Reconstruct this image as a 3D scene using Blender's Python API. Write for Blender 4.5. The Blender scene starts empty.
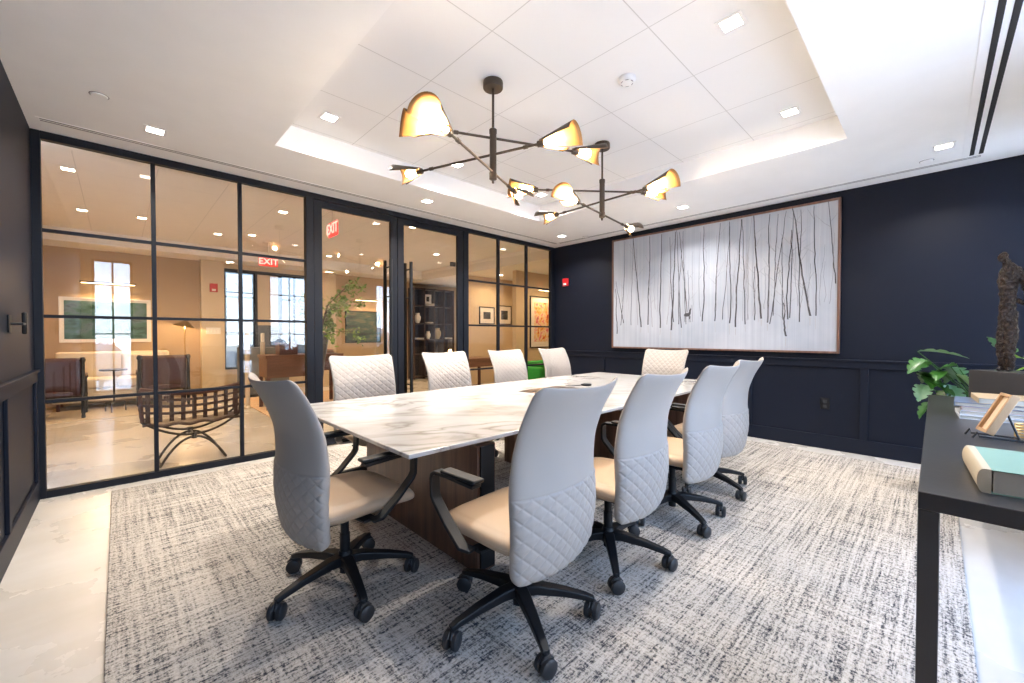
import bpy, math, random
from mathutils import Vector, Matrix, noise
PI = math.pi
random.seed(7)
scene = bpy.context.scene
COL = scene.collection
CAMZ = 1.23
G = 4.66      # glass wall
B = 5.50      # back wall
H = 2.75      # ceiling
HT = 2.95     # tray ceiling
XL = -0.45    # left wall
YW = -0.78    # window wall

# ------------------------------------------------------------------ mesh helpers
class MB:
    def __init__(s): s.v = []; s.f = []; s.m = []
    def add(s, vs, fs, mat=0):
        b = len(s.v); s.v += [tuple(v) for v in vs]
        for f in fs: s.f.append(tuple(i + b for i in f)); s.m.append(mat)
    def box(s, x0, x1, y0, y1, z0, z1, mat=0, M=None):
        vs = [(x, y, z) for x in (x0, x1) for y in (y0, y1) for z in (z0, z1)]
        if M is not None: vs = [tuple(M @ Vector(v)) for v in vs]
        s.add(vs, [(0, 1, 3, 2), (4, 6, 7, 5), (0, 4, 5, 1), (2, 3, 7, 6), (0, 2, 6, 4), (1, 5, 7, 3)], mat)
        return s
    def tube(s, pts, r, n=10, mat=0, closed=False, sx=1.0, sy=1.0, up=None):
        pts = [Vector(p) for p in pts]; k = len(pts)
        rs = r if isinstance(r, (list, tuple)) else [r] * k
        rings = []; prev = None
        for i, p in enumerate(pts):
            if closed: t = pts[(i + 1) % k] - pts[i - 1]
            else: t = pts[min(i + 1, k - 1)] - pts[max(i - 1, 0)]
            t.normalize()
            if prev is None:
                a = Vector(up) if up else (Vector((0, 0, 1)) if abs(t.z) < .9 else Vector((1, 0, 0)))
            else: a = prev
            u = a - t * a.dot(t)
            if u.length < 1e-5: u = t.orthogonal()
            u.normalize(); w = t.cross(u); prev = u
            rings.append([p + u * math.cos(2 * PI * j / n) * rs[i] * sx + w * math.sin(2 * PI * j / n) * rs[i] * sy for j in range(n)])
        vs = [q for ring in rings for q in ring]; fs = []
        kk = k if closed else k - 1
        for i in range(kk):
            a = i * n; b = ((i + 1) % k) * n
            for j in range(n):
                j2 = (j + 1) % n; fs.append((a + j, a + j2, b + j2, b + j))
        if not closed:
            fs.append(tuple(range(n - 1, -1, -1))); fs.append(tuple((k - 1) * n + j for j in range(n)))
        s.add(vs, fs, mat); return s
    def bar(s, pts, wv, w, h, mat=0):
        """rectangular bar swept along pts; wv = constant width direction, w width, h thickness"""
        pts = [Vector(p) for p in pts]; wv = Vector(wv).normalized(); k = len(pts); vs = []; fs = []
        for i, p in enumerate(pts):
            d0 = (pts[i] - pts[i - 1]).normalized() if i else None
            d1 = (pts[i + 1] - pts[i]).normalized() if i < k - 1 else None
            t = (d0 or d1) + (d1 or d0); t.normalize()
            nrm = t.cross(wv).normalized()
            sc = 1.0
            if d0 is not None and d1 is not None: sc = min(1.6, 1 / max(.3, t.dot(d0)))
            ww = w[i] if isinstance(w, (list, tuple)) else w
            hh = (h[i] if isinstance(h, (list, tuple)) else h) * sc
            for a, b in ((-1, -1), (1, -1), (1, 1), (-1, 1)): vs.append(p + wv * a * ww / 2 + nrm * b * hh / 2)
        for i in range(k - 1):
            a = i * 4; b = a + 4
            for j in range(4): fs.append((a + j, a + (j + 1) % 4, b + (j + 1) % 4, b + j))
        fs.append((3, 2, 1, 0)); q = (k - 1) * 4; fs.append((q, q + 1, q + 2, q + 3))
        s.add(vs, fs, mat); return s
    def lathe(s, prof, n=24, c=(0, 0, 0), mat=0, M=None):
        vs = []; fs = []
        for r, z in prof:
            for j in range(n):
                a = 2 * PI * j / n; v = Vector((r * math.cos(a), r * math.sin(a), z))
                if M is not None: v = M @ v
                vs.append(v + Vector(c))
        k = len(prof)
        for i in range(k - 1):
            for j in range(n):
                j2 = (j + 1) % n; fs.append((i * n + j, i * n + j2, (i + 1) * n + j2, (i + 1) * n + j))
        fs.append(tuple(range(n - 1, -1, -1))); fs.append(tuple((k - 1) * n + j for j in range(n)))
        s.add(vs, fs, mat); return s
    def grid(s, P, mat=0, flip=False):
        nu = len(P); nv = len(P[0]); vs = [p for row in P for p in row]; fs = []
        for i in range(nu - 1):
            for j in range(nv - 1):
                f = (i * nv + j, (i + 1) * nv + j, (i + 1) * nv + j + 1, i * nv + j + 1)
                fs.append(f[::-1] if flip else f)
        s.add(vs, fs, mat); return s

def link(o, parent=None):
    COL.objects.link(o)
    if parent is not None: o.parent = parent
    return o

def obj(name, mb, mats, parent=None, smooth=False, bevel=0, seg=2, merge=False, angle=40):
    me = bpy.data.meshes.new(name)
    me.from_pydata([tuple(v) for v in mb.v], [], mb.f)
    if not isinstance(mats, (list, tuple)): mats = [mats]
    for m in mats: me.materials.append(m)
    if len(mats) > 1: me.polygons.foreach_set('material_index', mb.m)
    if merge:
        import bmesh
        bm = bmesh.new(); bm.from_mesh(me); bmesh.ops.remove_doubles(bm, verts=bm.verts, dist=1e-5)
        bmesh.ops.recalc_face_normals(bm, faces=bm.faces); bm.to_mesh(me); bm.free()
    if smooth or bevel:
        me.polygons.foreach_set('use_smooth', [True] * len(me.polygons))
        me.set_sharp_from_angle(angle=math.radians(angle))
    me.update()
    o = bpy.data.objects.new(name, me); link(o, parent)
    if bevel:
        b = o.modifiers.new('bevel', 'BEVEL'); b.width = bevel; b.segments = seg; b.limit_method = 'ANGLE'; b.angle_limit = math.radians(35)
        b.harden_normals = False
    return o

def tag(o, label, cat, group=None, kind=None):
    o['label'] = label; o['category'] = cat
    if group: o['group'] = group
    if kind: o['kind'] = kind
    return o
def struct(name, mb, mats, parent=None, **k):
    o = obj(name, mb, mats, parent, **k)
    if parent is None: o['kind'] = 'structure'
    return o
def thing(name, label, cat, loc=(0, 0, 0), rz=0, group=None):
    o = bpy.data.objects.new(name, None); o.empty_display_size = .1; link(o)
    o.location = loc; o.rotation_euler = (0, 0, rz); return tag(o, label, cat, group)
def dup(root, loc=None, rz=None, label=None, group=None):
    def cp(o, par):
        c = o.copy(); COL.objects.link(c)
        if par is not None: c.parent = par
        for ch in list(o.children): cp(ch, c)
        return c
    r = cp(root, None)
    if loc is not None: r.location = loc
    if rz is not None: r.rotation_euler = (0, 0, rz)
    if label: r['label'] = label
    if group: r['group'] = group
    return r

# ------------------------------------------------------------------ materials
def new_mat(name):
    m = bpy.data.materials.new(name); m.use_nodes = True
    nt = m.node_tree; nt.nodes.clear()
    out = nt.nodes.new('ShaderNodeOutputMaterial'); return m, nt, out
def pbr(name, col, rough=.5, metal=0, bump=0, bscale=60, var=0, vscale=4, coat=0, spec=.5, emis=None, estr=0, alpha=1):
    m, nt, out = new_mat(name); N = nt.nodes; L = nt.links
    p = N.new('ShaderNodeBsdfPrincipled'); L.new(p.outputs[0], out.inputs[0])
    p.inputs['Roughness'].default_value = rough; p.inputs['Metallic'].default_value = metal
    p.inputs['Specular IOR Level'].default_value = spec; p.inputs['Coat Weight'].default_value = coat
    p.inputs['Base Color'].default_value = (*col, 1)
    tc = N.new('ShaderNodeTexCoord')
    nz = N.new('ShaderNodeTexNoise'); nz.inputs['Scale'].default_value = vscale; nz.inputs['Detail'].default_value = 5
    L.new(tc.outputs['Object'], nz.inputs['Vector'])
    v = max(var, .02)
    mr = N.new('ShaderNodeMapRange'); mr.inputs['From Min'].default_value = .25; mr.inputs['From Max'].default_value = .75
    mr.inputs['To Min'].default_value = 1 - v; mr.inputs['To Max'].default_value = 1 + v
    L.new(nz.outputs['Fac'], mr.inputs['Value'])
    mx = N.new('ShaderNodeVectorMath'); mx.operation = 'SCALE'; mx.inputs[0].default_value = col
    L.new(mr.outputs[0], mx.inputs['Scale']); L.new(mx.outputs[0], p.inputs['Base Color'])
    if bump:
        nb = N.new('ShaderNodeTexNoise'); nb.inputs['Scale'].default_value = bscale; nb.inputs['Detail'].default_value = 4
        L.new(tc.outputs['Object'], nb.inputs['Vector'])
        bp = N.new('ShaderNodeBump'); bp.inputs['Strength'].default_value = bump; bp.inputs['Distance'].default_value = .01
        L.new(nb.outputs['Fac'], bp.inputs['Height']); L.new(bp.outputs[0], p.inputs['Normal'])
    if emis:
        p.inputs['Emission Color'].default_value = (*emis, 1); p.inputs['Emission Strength'].default_value = estr
    return m
def emit(name, col, s):
    m, nt, out = new_mat(name); e = nt.nodes.new('ShaderNodeEmission')
    e.inputs[0].default_value = (*col, 1); e.inputs[1].default_value = s; nt.links.new(e.outputs[0], out.inputs[0]); return m
def ramp(nt, fac, stops):
    r = nt.nodes.new('ShaderNodeValToRGB'); el = r.color_ramp.elements
    while len(el) < len(stops): el.new(.5)
    for e, (p, c) in zip(el, stops): e.position = p; e.color = (*c, 1) if len(c) == 3 else c
    nt.links.new(fac, r.inputs[0]); return r
def mapping(nt, scale=(1, 1, 1), coord='Object', rot=(0, 0, 0)):
    tc = nt.nodes.new('ShaderNodeTexCoord'); mp = nt.nodes.new('ShaderNodeMapping')
    mp.inputs['Scale'].default_value = scale; mp.inputs['Rotation'].default_value = rot
    nt.links.new(tc.outputs[coord], mp.inputs['Vector']); return mp.outputs[0]
def ntex(nt, vec, scale, detail=4, rough=.5):
    n = nt.nodes.new('ShaderNodeTexNoise'); n.inputs['Scale'].default_value = scale
    n.inputs['Detail'].default_value = detail; n.inputs['Roughness'].default_value = rough
    nt.links.new(vec, n.inputs['Vector']); return n.outputs['Fac']
def mixc(nt, fac, a, b, mode='MIX'):
    m = nt.nodes.new('ShaderNodeMix'); m.data_type = 'RGBA'; m.blend_type = mode
    for i, x in ((0, fac), (6, a), (7, b)):
        if hasattr(x, 'is_output') or isinstance(x, bpy.types.NodeSocket): nt.links.new(x, m.inputs[i])
        elif i == 0: m.inputs[0].default_value = x
        else: m.inputs[i].default_value = (*x, 1)
    return m.outputs[2]
def math_(nt, op, a, b=None, c=None):
    m = nt.nodes.new('ShaderNodeMath'); m.operation = op
    for i, x in enumerate((a, b, c)):
        if x is None: continue
        if isinstance(x, bpy.types.NodeSocket): nt.links.new(x, m.inputs[i])
        else: m.inputs[i].default_value = x
    return m.outputs[0]
def glassmat(name, tint=(.93, .9, .86), ior=1.5, base=.02):
    m, nt, out = new_mat(name); N = nt.nodes; L = nt.links
    t = N.new('ShaderNodeBsdfTransparent'); t.inputs[0].default_value = (*tint, 1)
    g = N.new('ShaderNodeBsdfGlossy'); g.inputs['Roughness'].default_value = 0.0; g.inputs[0].default_value = (1, 1, 1, 1)
    fr = N.new('ShaderNodeFresnel'); ge = N.new('ShaderNodeNewGeometry')
    # the pane is a thin solid: light leaves its back face without total reflection
    L.new(math_(nt, 'ADD', math_(nt, 'MULTIPLY', ge.outputs['Backfacing'], 1 / ior - ior), ior), fr.inputs[0])
    f2 = math_(nt, 'ADD', fr.outputs[0], base)
    mx = N.new('ShaderNodeMixShader'); L.new(f2, mx.inputs[0]); L.new(t.outputs[0], mx.inputs[1]); L.new(g.outputs[0], mx.inputs[2])
    L.new(mx.outputs[0], out.inputs[0]); return m

def concrete():
    m, nt, out = new_mat('polished_concrete'); N = nt.nodes; L = nt.links
    p = N.new('ShaderNodeBsdfPrincipled'); L.new(p.outputs[0], out.inputs[0])
    v = mapping(nt); v2 = mapping(nt, (1, 4, 1))
    a = ntex(nt, v, 1.1, 6, .55); b = ntex(nt, v2, 1.6, 5, .55); c = ntex(nt, v, 60, 3)
    r1 = ramp(nt, a, [(.3, (.52, .49, .445)), (.7, (.66, .635, .60))])
    r2 = ramp(nt, b, [(.3, (.86, .84, .80)), (.7, (1, 1, 1))])
    col = mixc(nt, .7, r1.outputs[0], r2.outputs[0], 'MULTIPLY')
    vo = N.new('ShaderNodeTexVoronoi'); vo.inputs['Scale'].default_value = 1.3; L.new(v, vo.inputs['Vector'])
    r3 = ramp(nt, vo.outputs['Distance'], [(.04, (.9, .89, .86)), (.09, (1, 1, 1))])
    col = mixc(nt, .5, col, r3.outputs[0], 'MULTIPLY')
    L.new(col, p.inputs['Base Color'])
    r4 = ramp(nt, a, [(.3, (.22,) * 3), (.7, (.34,) * 3)]); L.new(r4.outputs[0], p.inputs['Roughness'])
    bp = N.new('ShaderNodeBump'); bp.inputs['Strength'].default_value = .03; L.new(c, bp.inputs['Height']); L.new(bp.outputs[0], p.inputs['Normal'])
    return m

def rugmat():
    m, nt, out = new_mat('woven_rug'); N = nt.nodes; L = nt.links
    p = N.new('ShaderNodeBsdfPrincipled'); L.new(p.outputs[0], out.inputs[0]); p.inputs['Roughness'].default_value = .95
    p.inputs['Specular IOR Level'].default_value = .1
    # thin long streaks along X and Y plus yarn flecks
    sx = ntex(nt, mapping(nt, (1.8, 62, 1)), 1.0, 3, .6)
    sy = ntex(nt, mapping(nt, (62, 1.8, 1)), 1.0, 3, .6)
    fl = ntex(nt, mapping(nt, (48, 118, 1)), 1.0, 2, .7)
    fl2 = ntex(nt, mapping(nt, (118, 60, 1)), 1.0, 2, .7)
    big = ntex(nt, mapping(nt, (1.2, 1.2, 1)), 1.0, 3, .6)
    s1 = math_(nt, 'ADD', math_(nt, 'MULTIPLY', sx, .9), math_(nt, 'MULTIPLY', sy, .62))
    s2 = math_(nt, 'ADD', math_(nt, 'MULTIPLY', fl, .95), math_(nt, 'MULTIPLY', fl2, .75))
    s3 = math_(nt, 'ADD', math_(nt, 'ADD', s1, s2), math_(nt, 'MULTIPLY', big, .25))
    sm = math_(nt, 'MULTIPLY', s3, 1 / 3.47)
    r = ramp(nt, sm, [(.39, (.022, .024, .036)), (.437, (.085, .082, .085)), (.466, (.23, .21, .185)), (.495, (.43, .39, .34)), (.575, (.57, .52, .46))])
    L.new(r.outputs[0], p.inputs['Base Color'])
    bp = N.new('ShaderNodeBump'); bp.inputs['Strength'].default_value = .6; bp.inputs['Distance'].default_value = .006
    L.new(s2, bp.inputs['Height']); L.new(bp.outputs[0], p.inputs['Normal'])
    return m

def marble():
    m, nt, out = new_mat('white_marble'); N = nt.nodes; L = nt.links
    p = N.new('ShaderNodeBsdfPrincipled'); L.new(p.outputs[0], out.inputs[0]); p.inputs['Roughness'].default_value = .16
    v = mapping(nt, (1, 1, 1), rot=(0, 0, .5))
    w = N.new('ShaderNodeTexNoise'); w.inputs['Scale'].default_value = 1.6; w.inputs['Detail'].default_value = 6; w.inputs['Distortion'].default_value = 1.4
    mp = N.new('ShaderNodeMapping'); mp.inputs['Scale'].default_value = (.7, 2.0, 1); L.new(v, mp.inputs[0]); L.new(mp.outputs[0], w.inputs['Vector'])
    d = math_(nt, 'ABSOLUTE', math_(nt, 'SUBTRACT', w.outputs['Fac'], .5))
    r = ramp(nt, d, [(0, (.26, .24, .225)), (.012, (.34, .32, .30)), (.05, (.45, .44, .43)), (.12, (.49, .48, .47))])
    c = ntex(nt, v, 3.0, 5, .6)
    r2 = ramp(nt, c, [(.38, (.80, .76, .72)), (.6, (1, 1, 1))])
    mask = ntex(nt, v, 1.3, 2)
    mk = ramp(nt, mask, [(.42, (0, 0, 0)), (.6, (1, 1, 1))])
    col = mixc(nt, mk.outputs[0], (.49, .48, .47), r.outputs[0])
    col = mixc(nt, .55, col, r2.outputs[0], 'MULTIPLY')
    L.new(col, p.inputs['Base Color']); return m

def wood(name, c1, c2, axis=2, rough=.4, sc=1.0):
    m, nt, out = new_mat(name); N = nt.nodes; L = nt.links
    p = N.new('ShaderNodeBsdfPrincipled'); L.new(p.outputs[0], out.inputs[0]); p.inputs['Roughness'].default_value = rough
    s = [22 * sc] * 3; s[axis] = 1.2 * sc
    a = ntex(nt, mapping(nt, tuple(s)), 1.0, 6, .65)
    r = ramp(nt, a, [(.3, c1), (.7, c2)]); L.new(r.outputs[0], p.inputs['Base Color'])
    return m

M = {}
M['concrete'] = concrete(); M['rug'] = rugmat(); M['marble'] = marble()
M['ceil'] = pbr('white_ceiling_paint', (.90, .895, .89), .9, bump=.02, bscale=200)
def tilemat():
    m, nt, out = new_mat('ceiling_tile'); N = nt.nodes; L = nt.links
    p = N.new('ShaderNodeBsdfPrincipled'); L.new(p.outputs[0], out.inputs[0]); p.inputs['Roughness'].default_value = .9
    tc = N.new('ShaderNodeTexCoord'); sp = N.new('ShaderNodeSeparateXYZ'); L.new(tc.outputs['Object'], sp.inputs[0])
    def line(sock, off, pitch):
        f = math_(nt, 'FRACT', math_(nt, 'DIVIDE', math_(nt, 'SUBTRACT', sock, off - pitch * 40), pitch))
        d = math_(nt, 'MINIMUM', f, math_(nt, 'SUBTRACT', 1.0, f)); return math_(nt, 'LESS_THAN', d, .0048)
    g = math_(nt, 'MAXIMUM', line(sp.outputs[0], .93, .612), line(sp.outputs[1], .505, .628))
    col = mixc(nt, g, (.86, .855, .85), (.62, .61, .60)); L.new(col, p.inputs['Base Color'])
    return m
M['tile'] = tilemat()
M['navy'] = pbr('navy_wall_paint', (.0062, .0092, .019), .5, bump=.02, bscale=150, var=.04, spec=.2)
M['beige'] = pbr('beige_wall_paint', (.50, .37, .24), .8, var=.03)
M['cream'] = pbr('cream_wall_paint', (.66, .55, .40), .8, var=.03)
M['black'] = pbr('black_steel', (.006, .008, .014), .5, metal=.0, bump=.01, spec=.25)
M['bplastic'] = pbr('black_nylon', (.007, .008, .010), .45, bump=.02, bscale=250, spec=.3)
M['wheel'] = pbr('caster_rubber', (.018, .018, .02), .5)
M['leather'] = pbr('greige_leather', (.34, .305, .275), .5, bump=.06, bscale=420, var=.03, spec=.35)
M['seatleather'] = pbr('tan_cream_leather', (.44, .32, .215), .46, bump=.06, bscale=420, var=.03, spec=.35)  # same leather as the backs, with warm lamplight put into its colour
M['walnut'] = wood('walnut', (.075, .035, .022), (.20, .10, .062), 2, .35)
M['darkwood'] = wood('dark_mahogany', (.05, .014, .01), (.12, .035, .024), 0, .4)
M['midwood'] = wood('brown_wood', (.16, .07, .035), (.30, .15, .08), 0, .4)
M['walnut2'] = wood('red_brown_wood', (.10, .04, .02), (.19, .085, .045), 0, .4)
M['bronze'] = pbr('dark_bronze', (.085, .065, .05), .38, metal=.6)
M['gold'] = pbr('gold_lining', (.34, .17, .05), .45, metal=.4)
M['glass'] = glassmat('partition_glass', (.90, .86, .80), 1.5, .0)
M['wglass'] = glassmat('window_glass', (.97, .98, 1.0), 1.5, .0)
M['bulb'] = emit('warm_bulb', (1.0, .82, .60), 185)
M['lamp'] = emit('lamp_diffuser', (1.0, .92, .8), 14)
M['warmglow'] = emit('warm_lamp_glow', (1.0, .72, .38), 12)
M['white'] = pbr('white_plastic', (.82, .81, .80), .45)
M['red'] = pbr('red_plastic', (.55, .01, .015), .35)
M['consolemetal'] = pbr('blackened_steel', (.06, .058, .06), .28, metal=.5, bump=.03, bscale=30, var=.15)
M['brass'] = pbr('brass', (.75, .50, .2), .3, metal=.9)
M['paper'] = pbr('paper_pages', (.42, .38, .32), .8, bump=.1, bscale=300)
M['slot'] = pbr('vent_black', (.02, .02, .022), .7)
M['slotgrey'] = pbr('vent_grey', (.22, .21, .21), .7)
M['pframe'] = wood('bronzed_wood_frame', (.10, .05, .035), (.20, .11, .08), 2, .35)

# ------------------------------------------------------------------ room shell
mb = MB(); mb.box(-6, 14, -3.0, 14, -.1, 0); struct('floor', mb, M['concrete'])

# ceiling with recessed tray
TX0, TX1, TY0, TY1 = .92, 4.07, .49, 3.69
mb = MB()
def slab(x0, x1, y0, y1): mb.box(x0, x1, y0, y1, H, H + .3)
slab(XL - .1, TX0, YW - .1, G + .04); slab(TX1, B + .1, YW - .1, G + .04)
slab(TX0, TX1, YW - .1, TY0); slab(TX0, TX1, TY1, G + .04)
mb.box(TX0 - .01, TX1 + .01, TY0 - .01, TY1 + .01, HT, H + .3, 1)
struct('ceiling', mb, [M['ceil'], M['tile']])

def panel_wall(name, axis, pos, a0, a1, nrm, stiles, z1=H, rail=(.885, .968), base=.15):
    """painted wall with chair rail, stiles and baseboard; axis 'x' -> plane X=pos spanning Y; nrm = +-1 side facing the room"""
    mb = MB()
    def b(p0, p1, a, c, z0, zz):
        lo, hi = min(p0, p1), max(p0, p1)
        if axis == 'x': mb.box(lo, hi, a, c, z0, zz)
        else: mb.box(a, c, lo, hi, z0, zz)
    b(pos, pos - nrm * .12, a0, a1, 0, z1)
    b(pos, pos + nrm * .018, a0, a1, rail[0], rail[1])
    b(pos, pos + nrm * .030, a0, a1, rail[1] - .012, rail[1] + .006)
    b(pos, pos + nrm * .018, a0, a1, 0, base)
    for s in stiles: b(pos, pos + nrm * .018, s - .033, s + .033, base, rail[0])
    return mb
mb = panel_wall('wall_back', 'x', B, YW - .1, G + .04, -1, [-.56, .50, 1.56, 2.60, 3.63, 4.60])
struct('wall_back', mb, M['navy'], bevel=.003)
mb = panel_wall('wall_left', 'x', XL, YW - .1, G + .04, 1, [-.3, .75, 1.7, 2.55, 3.50, 4.58])
struct('wall_left', mb, M['navy'], bevel=.003)

# window wall (behind and right of the camera) with four windows
WINS = [(-.32, .20), (1.58, 2.12), (2.38, 3.22), (4.83, 5.32)]
WZ0, WZ1 = .22, 2.55
mb = MB()
xs = [XL - .1] + [v for w in WINS for v in w] + [B + .1]
for i in range(0, len(xs), 2): mb.box(xs[i], xs[i + 1], YW - .14, YW, 0, H)
for w in WINS:
    mb.box(w[0], w[1], YW - .14, YW, 0, WZ0); mb.box(w[0], w[1], YW - .14, YW, WZ1, H)
struct('wall_right', mb, M['ceil'])
for i, w in enumerate(WINS):
    f = MB(); x0, x1 = w; t = .035
    y0, y1 = YW - .10, YW - .04
    f.box(x0, x0 + t, y0, y1, WZ0, WZ1); f.box(x1 - t, x1, y0, y1, WZ0, WZ1)
    f.box(x0 + t, x1 - t, y0, y1, WZ0, WZ0 + t); f.box(x0 + t, x1 - t, y0, y1, WZ1 - t, WZ1)
    n = 2 if x1 - x0 < 1.2 else 4
    for k in range(1, n):
        xc = x0 + (x1 - x0) * k / n; f.box(xc - .014, xc + .014, y0 + .01, y1 - .01, WZ0 + t, WZ1 - t)
    for zc in (2.12, 1.25): f.box(x0 + t, x1 - t, y0 + .012, y1 - .012, zc - .012, zc + .012)
    wo = struct('window_%d' % (i + 1), f, M['black'])
    g = MB(); g.box(x0 + t, x1 - t, YW - .072, YW - .068, WZ0 + t, WZ1 - t)
    obj('window_glass', g, M['wglass'], wo)
    s_ = MB(); s_.box(x0 - .03, x1 + .03, YW - .03, YW + .05, WZ0 - .03, WZ0); obj('window_sill', s_, M['white'], wo, bevel=.004)

# ------------------------------------------------------------------ glass partition
def frame_part(mb, x0, x1, z0, z1, d=.03): mb.box(x0, x1, G - d, G + d, z0, z1)
fr = MB()
frame_part(fr, XL, -.402, 0, H); frame_part(fr, 5.41, B, 0, H)
frame_part(fr, -.402, 5.41, 2.692, H); frame_part(fr, -.402, 1.44, 0, .055); frame_part(fr, 3.52, 5.41, 0, .055)
frame_part(fr, 1.44, 1.515, 0, 2.692, .04); frame_part(fr, 3.515, 3.60, 0, 2.692, .04)
for xc in (.228, .855): frame_part(fr, xc - .015, xc + .015, .055, 2.692, .022)
for xc in (4.196, 4.813): frame_part(fr, xc - .018, xc + .018, .055, 2.692, .022)
for zc in (2.018, 1.372, .730):
    for a, b in ((-.402, 1.44), (3.60, 5.41)): frame_part(fr, a, b, zc - .012, zc + .012, .018)
pw = struct('wall_glass', fr, M['black'], bevel=.002)
for x0, x1 in ((-.402, 1.44), (3.60, 5.41)):
    g = MB(); g.box(x0, x1, G - .003, G + .003, .055, 2.692); obj('glass_pane', g, M['glass'], pw)
def glass_door(n, x0, x1, hx, closer):
    f = MB(); s = .085
    z0, z1 = .012, 2.685; d = .022
    f.box(x0, x0 + s, G - d, G + d, z0, z1); f.box(x1 - s, x1, G - d, G + d, z0, z1)
    f.box(x0 + s, x1 - s, G - d, G + d, 2.615, z1); f.box(x0 + s, x1 - s, G - d, G + d, z0, .11)
    o = struct('door_%d' % n, f, M['black'], bevel=.002)
    g = MB(); g.box(x0 + s, x1 - s, G - .004, G + .004, .11, 2.615); obj('glass_pane', g, M['glass'], o)
    for sd in (-1, 1):
        h = MB(); yy = G + sd * .075
        h.tube([(hx, yy, .45), (hx, yy, 2.15)], .021, 12)
        for z in (.60, 1.70, 2.06): h.tube([(hx, G + sd * .004, z), (hx, yy, z)], .009, 8)
        obj('door_handle', h, M['bplastic'], o, smooth=True)
    if closer:
        c = MB(); c.box(x1 - .17, x1 - .086, G + .0225, G + .05, 2.19, 2.25); obj('door_lock', c, M['bplastic'], o, bevel=.004)
glass_door(1, 1.522, 2.498, 2.385, False)
glass_door(2, 2.506, 3.508, 2.66, True)

# ------------------------------------------------------------------ ceiling slots and fittings
def diffuser(label, x0, x1, y0, y1, alongx, slots, mslot, w):
    t = thing('linear_diffuser', label, 'ceiling vent', ((x0 + x1) / 2, (y0 + y1) / 2, H), 0, 'slot diffusers in the ceiling')
    ox, oy = t.location.x, t.location.y
    f = MB(); f.box(x0 - ox, x1 - ox, y0 - oy, y1 - oy, -.003, .0); obj('frame', f, M['ceil'], t)
    for s in slots:
        k = MB()
        if alongx: k.box(x0 - ox + .02, x1 - ox - .02, s - w / 2 - oy, s + w / 2 - oy, -.0045, -.0031)
        else: k.box(s - w / 2 - ox, s + w / 2 - ox, y0 - oy + .02, y1 - oy - .02, -.0045, -.0031)
        obj('slot', k, mslot, t)
diffuser('long thin twin slot vent in white ceiling running along the glass partition', -.40, 5.27, 4.355, 4.42, True, [4.372, 4.403], M['slotgrey'], .013)
diffuser('long thin twin slot vent in white ceiling running along the navy wall above the artwork', 5.235, 5.30, -.27, 4.35, False, [5.252, 5.283], M['slotgrey'], .013)
diffuser('wide twin black slots in white ceiling beside the windows, right of photo', -.40, 5.225, -.30, -.14, True, [-.195, -.247], M['slot'], .026)

def area_light(name, loc, size, power, col, spread=140, rot=(0, 0, 0), sy=None, shape='SQUARE'):
    l = bpy.data.lights.new(name, 'AREA'); l.shape = 'RECTANGLE' if sy else shape; l.size = size
    if sy: l.size_y = sy
    l.energy = power; l.color = col; l.spread = math.radians(spread)
    o = bpy.data.objects.new(name, l); o.location = loc; o.rotation_euler = rot; COL.objects.link(o); return o

def make_downlight():
    t = thing('ceiling_light', '', 'ceiling light')
    f = MB(); a, b = .066, .048
    for x0, x1, y0, y1 in ((-a, a, -a, -b), (-a, a, b, a), (-a, -b, -b, b), (b, a, -b, b)): f.box(x0, x1, y0, y1, -.005, 0)
    obj('trim_ring', f, M['white'], t)
    d = MB(); d.box(-b, b, -b, b, -.003, 0); obj('diffuser', d, M['lamp'], t)
    return t
DL = make_downlight(); dlused = False
def downlight(x, y, z, label, group, power=22, col=(1, .93, .86), spread=130):
    global dlused
    if not dlused: o = DL; dlused = True
    else: o = dup(DL)
    o.location = (x, y, z); o['label'] = label; o['group'] = group
    area_light('downlight_lamp', (x, y, z - .012), .08, power, col, spread)
RL = 'recessed square lights of the meeting room'
PW = 9
downlight(.214, 4.04, H, 'recessed ceiling light nearest the top left corner, above the leftmost glass panes', RL, PW)
downlight(2.54, 4.02, H, 'recessed ceiling light above the left glass door', RL, PW)
downlight(4.92, 4.00, H, 'recessed ceiling light in the corner where glass meets navy wall', RL, PW)
downlight(4.85, 2.10, H, 'recessed ceiling light just above the middle of the tree artwork', RL, PW)
downlight(4.80, -.03, H, 'recessed ceiling light at far right, beside the black ceiling slots', RL, PW)
downlight(1.22, 3.34, HT, 'recessed light in the tray ceiling near its left corner', RL, 14)
downlight(3.75, .80, HT, 'recessed light in the tray ceiling near its right corner', RL, PW)
downlight(2.45, .80, HT, 'largest brightest recessed light, in the tray ceiling at top right of photo', RL, PW)
downlight(2.48, 3.37, HT, 'recessed light in the tray ceiling seen behind the near chandelier', RL, 20)
downlight(3.75, 3.37, HT, 'recessed light in the tray ceiling seen behind the far chandelier', RL, 18)

t = thing('smoke_detector', 'round white smoke detector on the tray ceiling right of the near chandelier', 'smoke detector', (2.475, 1.455, HT))
mb = MB(); mb.lathe([(.058, 0), (.058, -.012), (.050, -.026), (.03, -.034), (.001, -.036)], 32); obj('body', mb, M['white'], t, smooth=True)
mb = MB()
for k in range(6):
    a = k * PI / 3; mb.box(-.010, .010, .036, .040, -.032, -.024, M=Matrix.Rotation(a, 4, 'Z'))
obj('vent_slot', mb, M['slotgrey'], t)
def disc(x, y, label):
    t = thing('sprinkler_cover', label, 'sprinkler cover', (x, y, H), 0, 'flat round covers on the ceiling')
    mb = MB(); mb.lathe([(.042, 0), (.042, -.004), (.038, -.008), (.001, -.009)], 28); obj('cover', mb, M['ceil'], t, smooth=True)
    mb = MB(); mb.lathe([(.047, 0), (.047, -.002), (.001, -.0022)], 28); obj('rim', mb, M['slotgrey'], t)
disc(-.07, 3.70, 'flat round cover on white ceiling above the glass partition, upper left')
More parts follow.
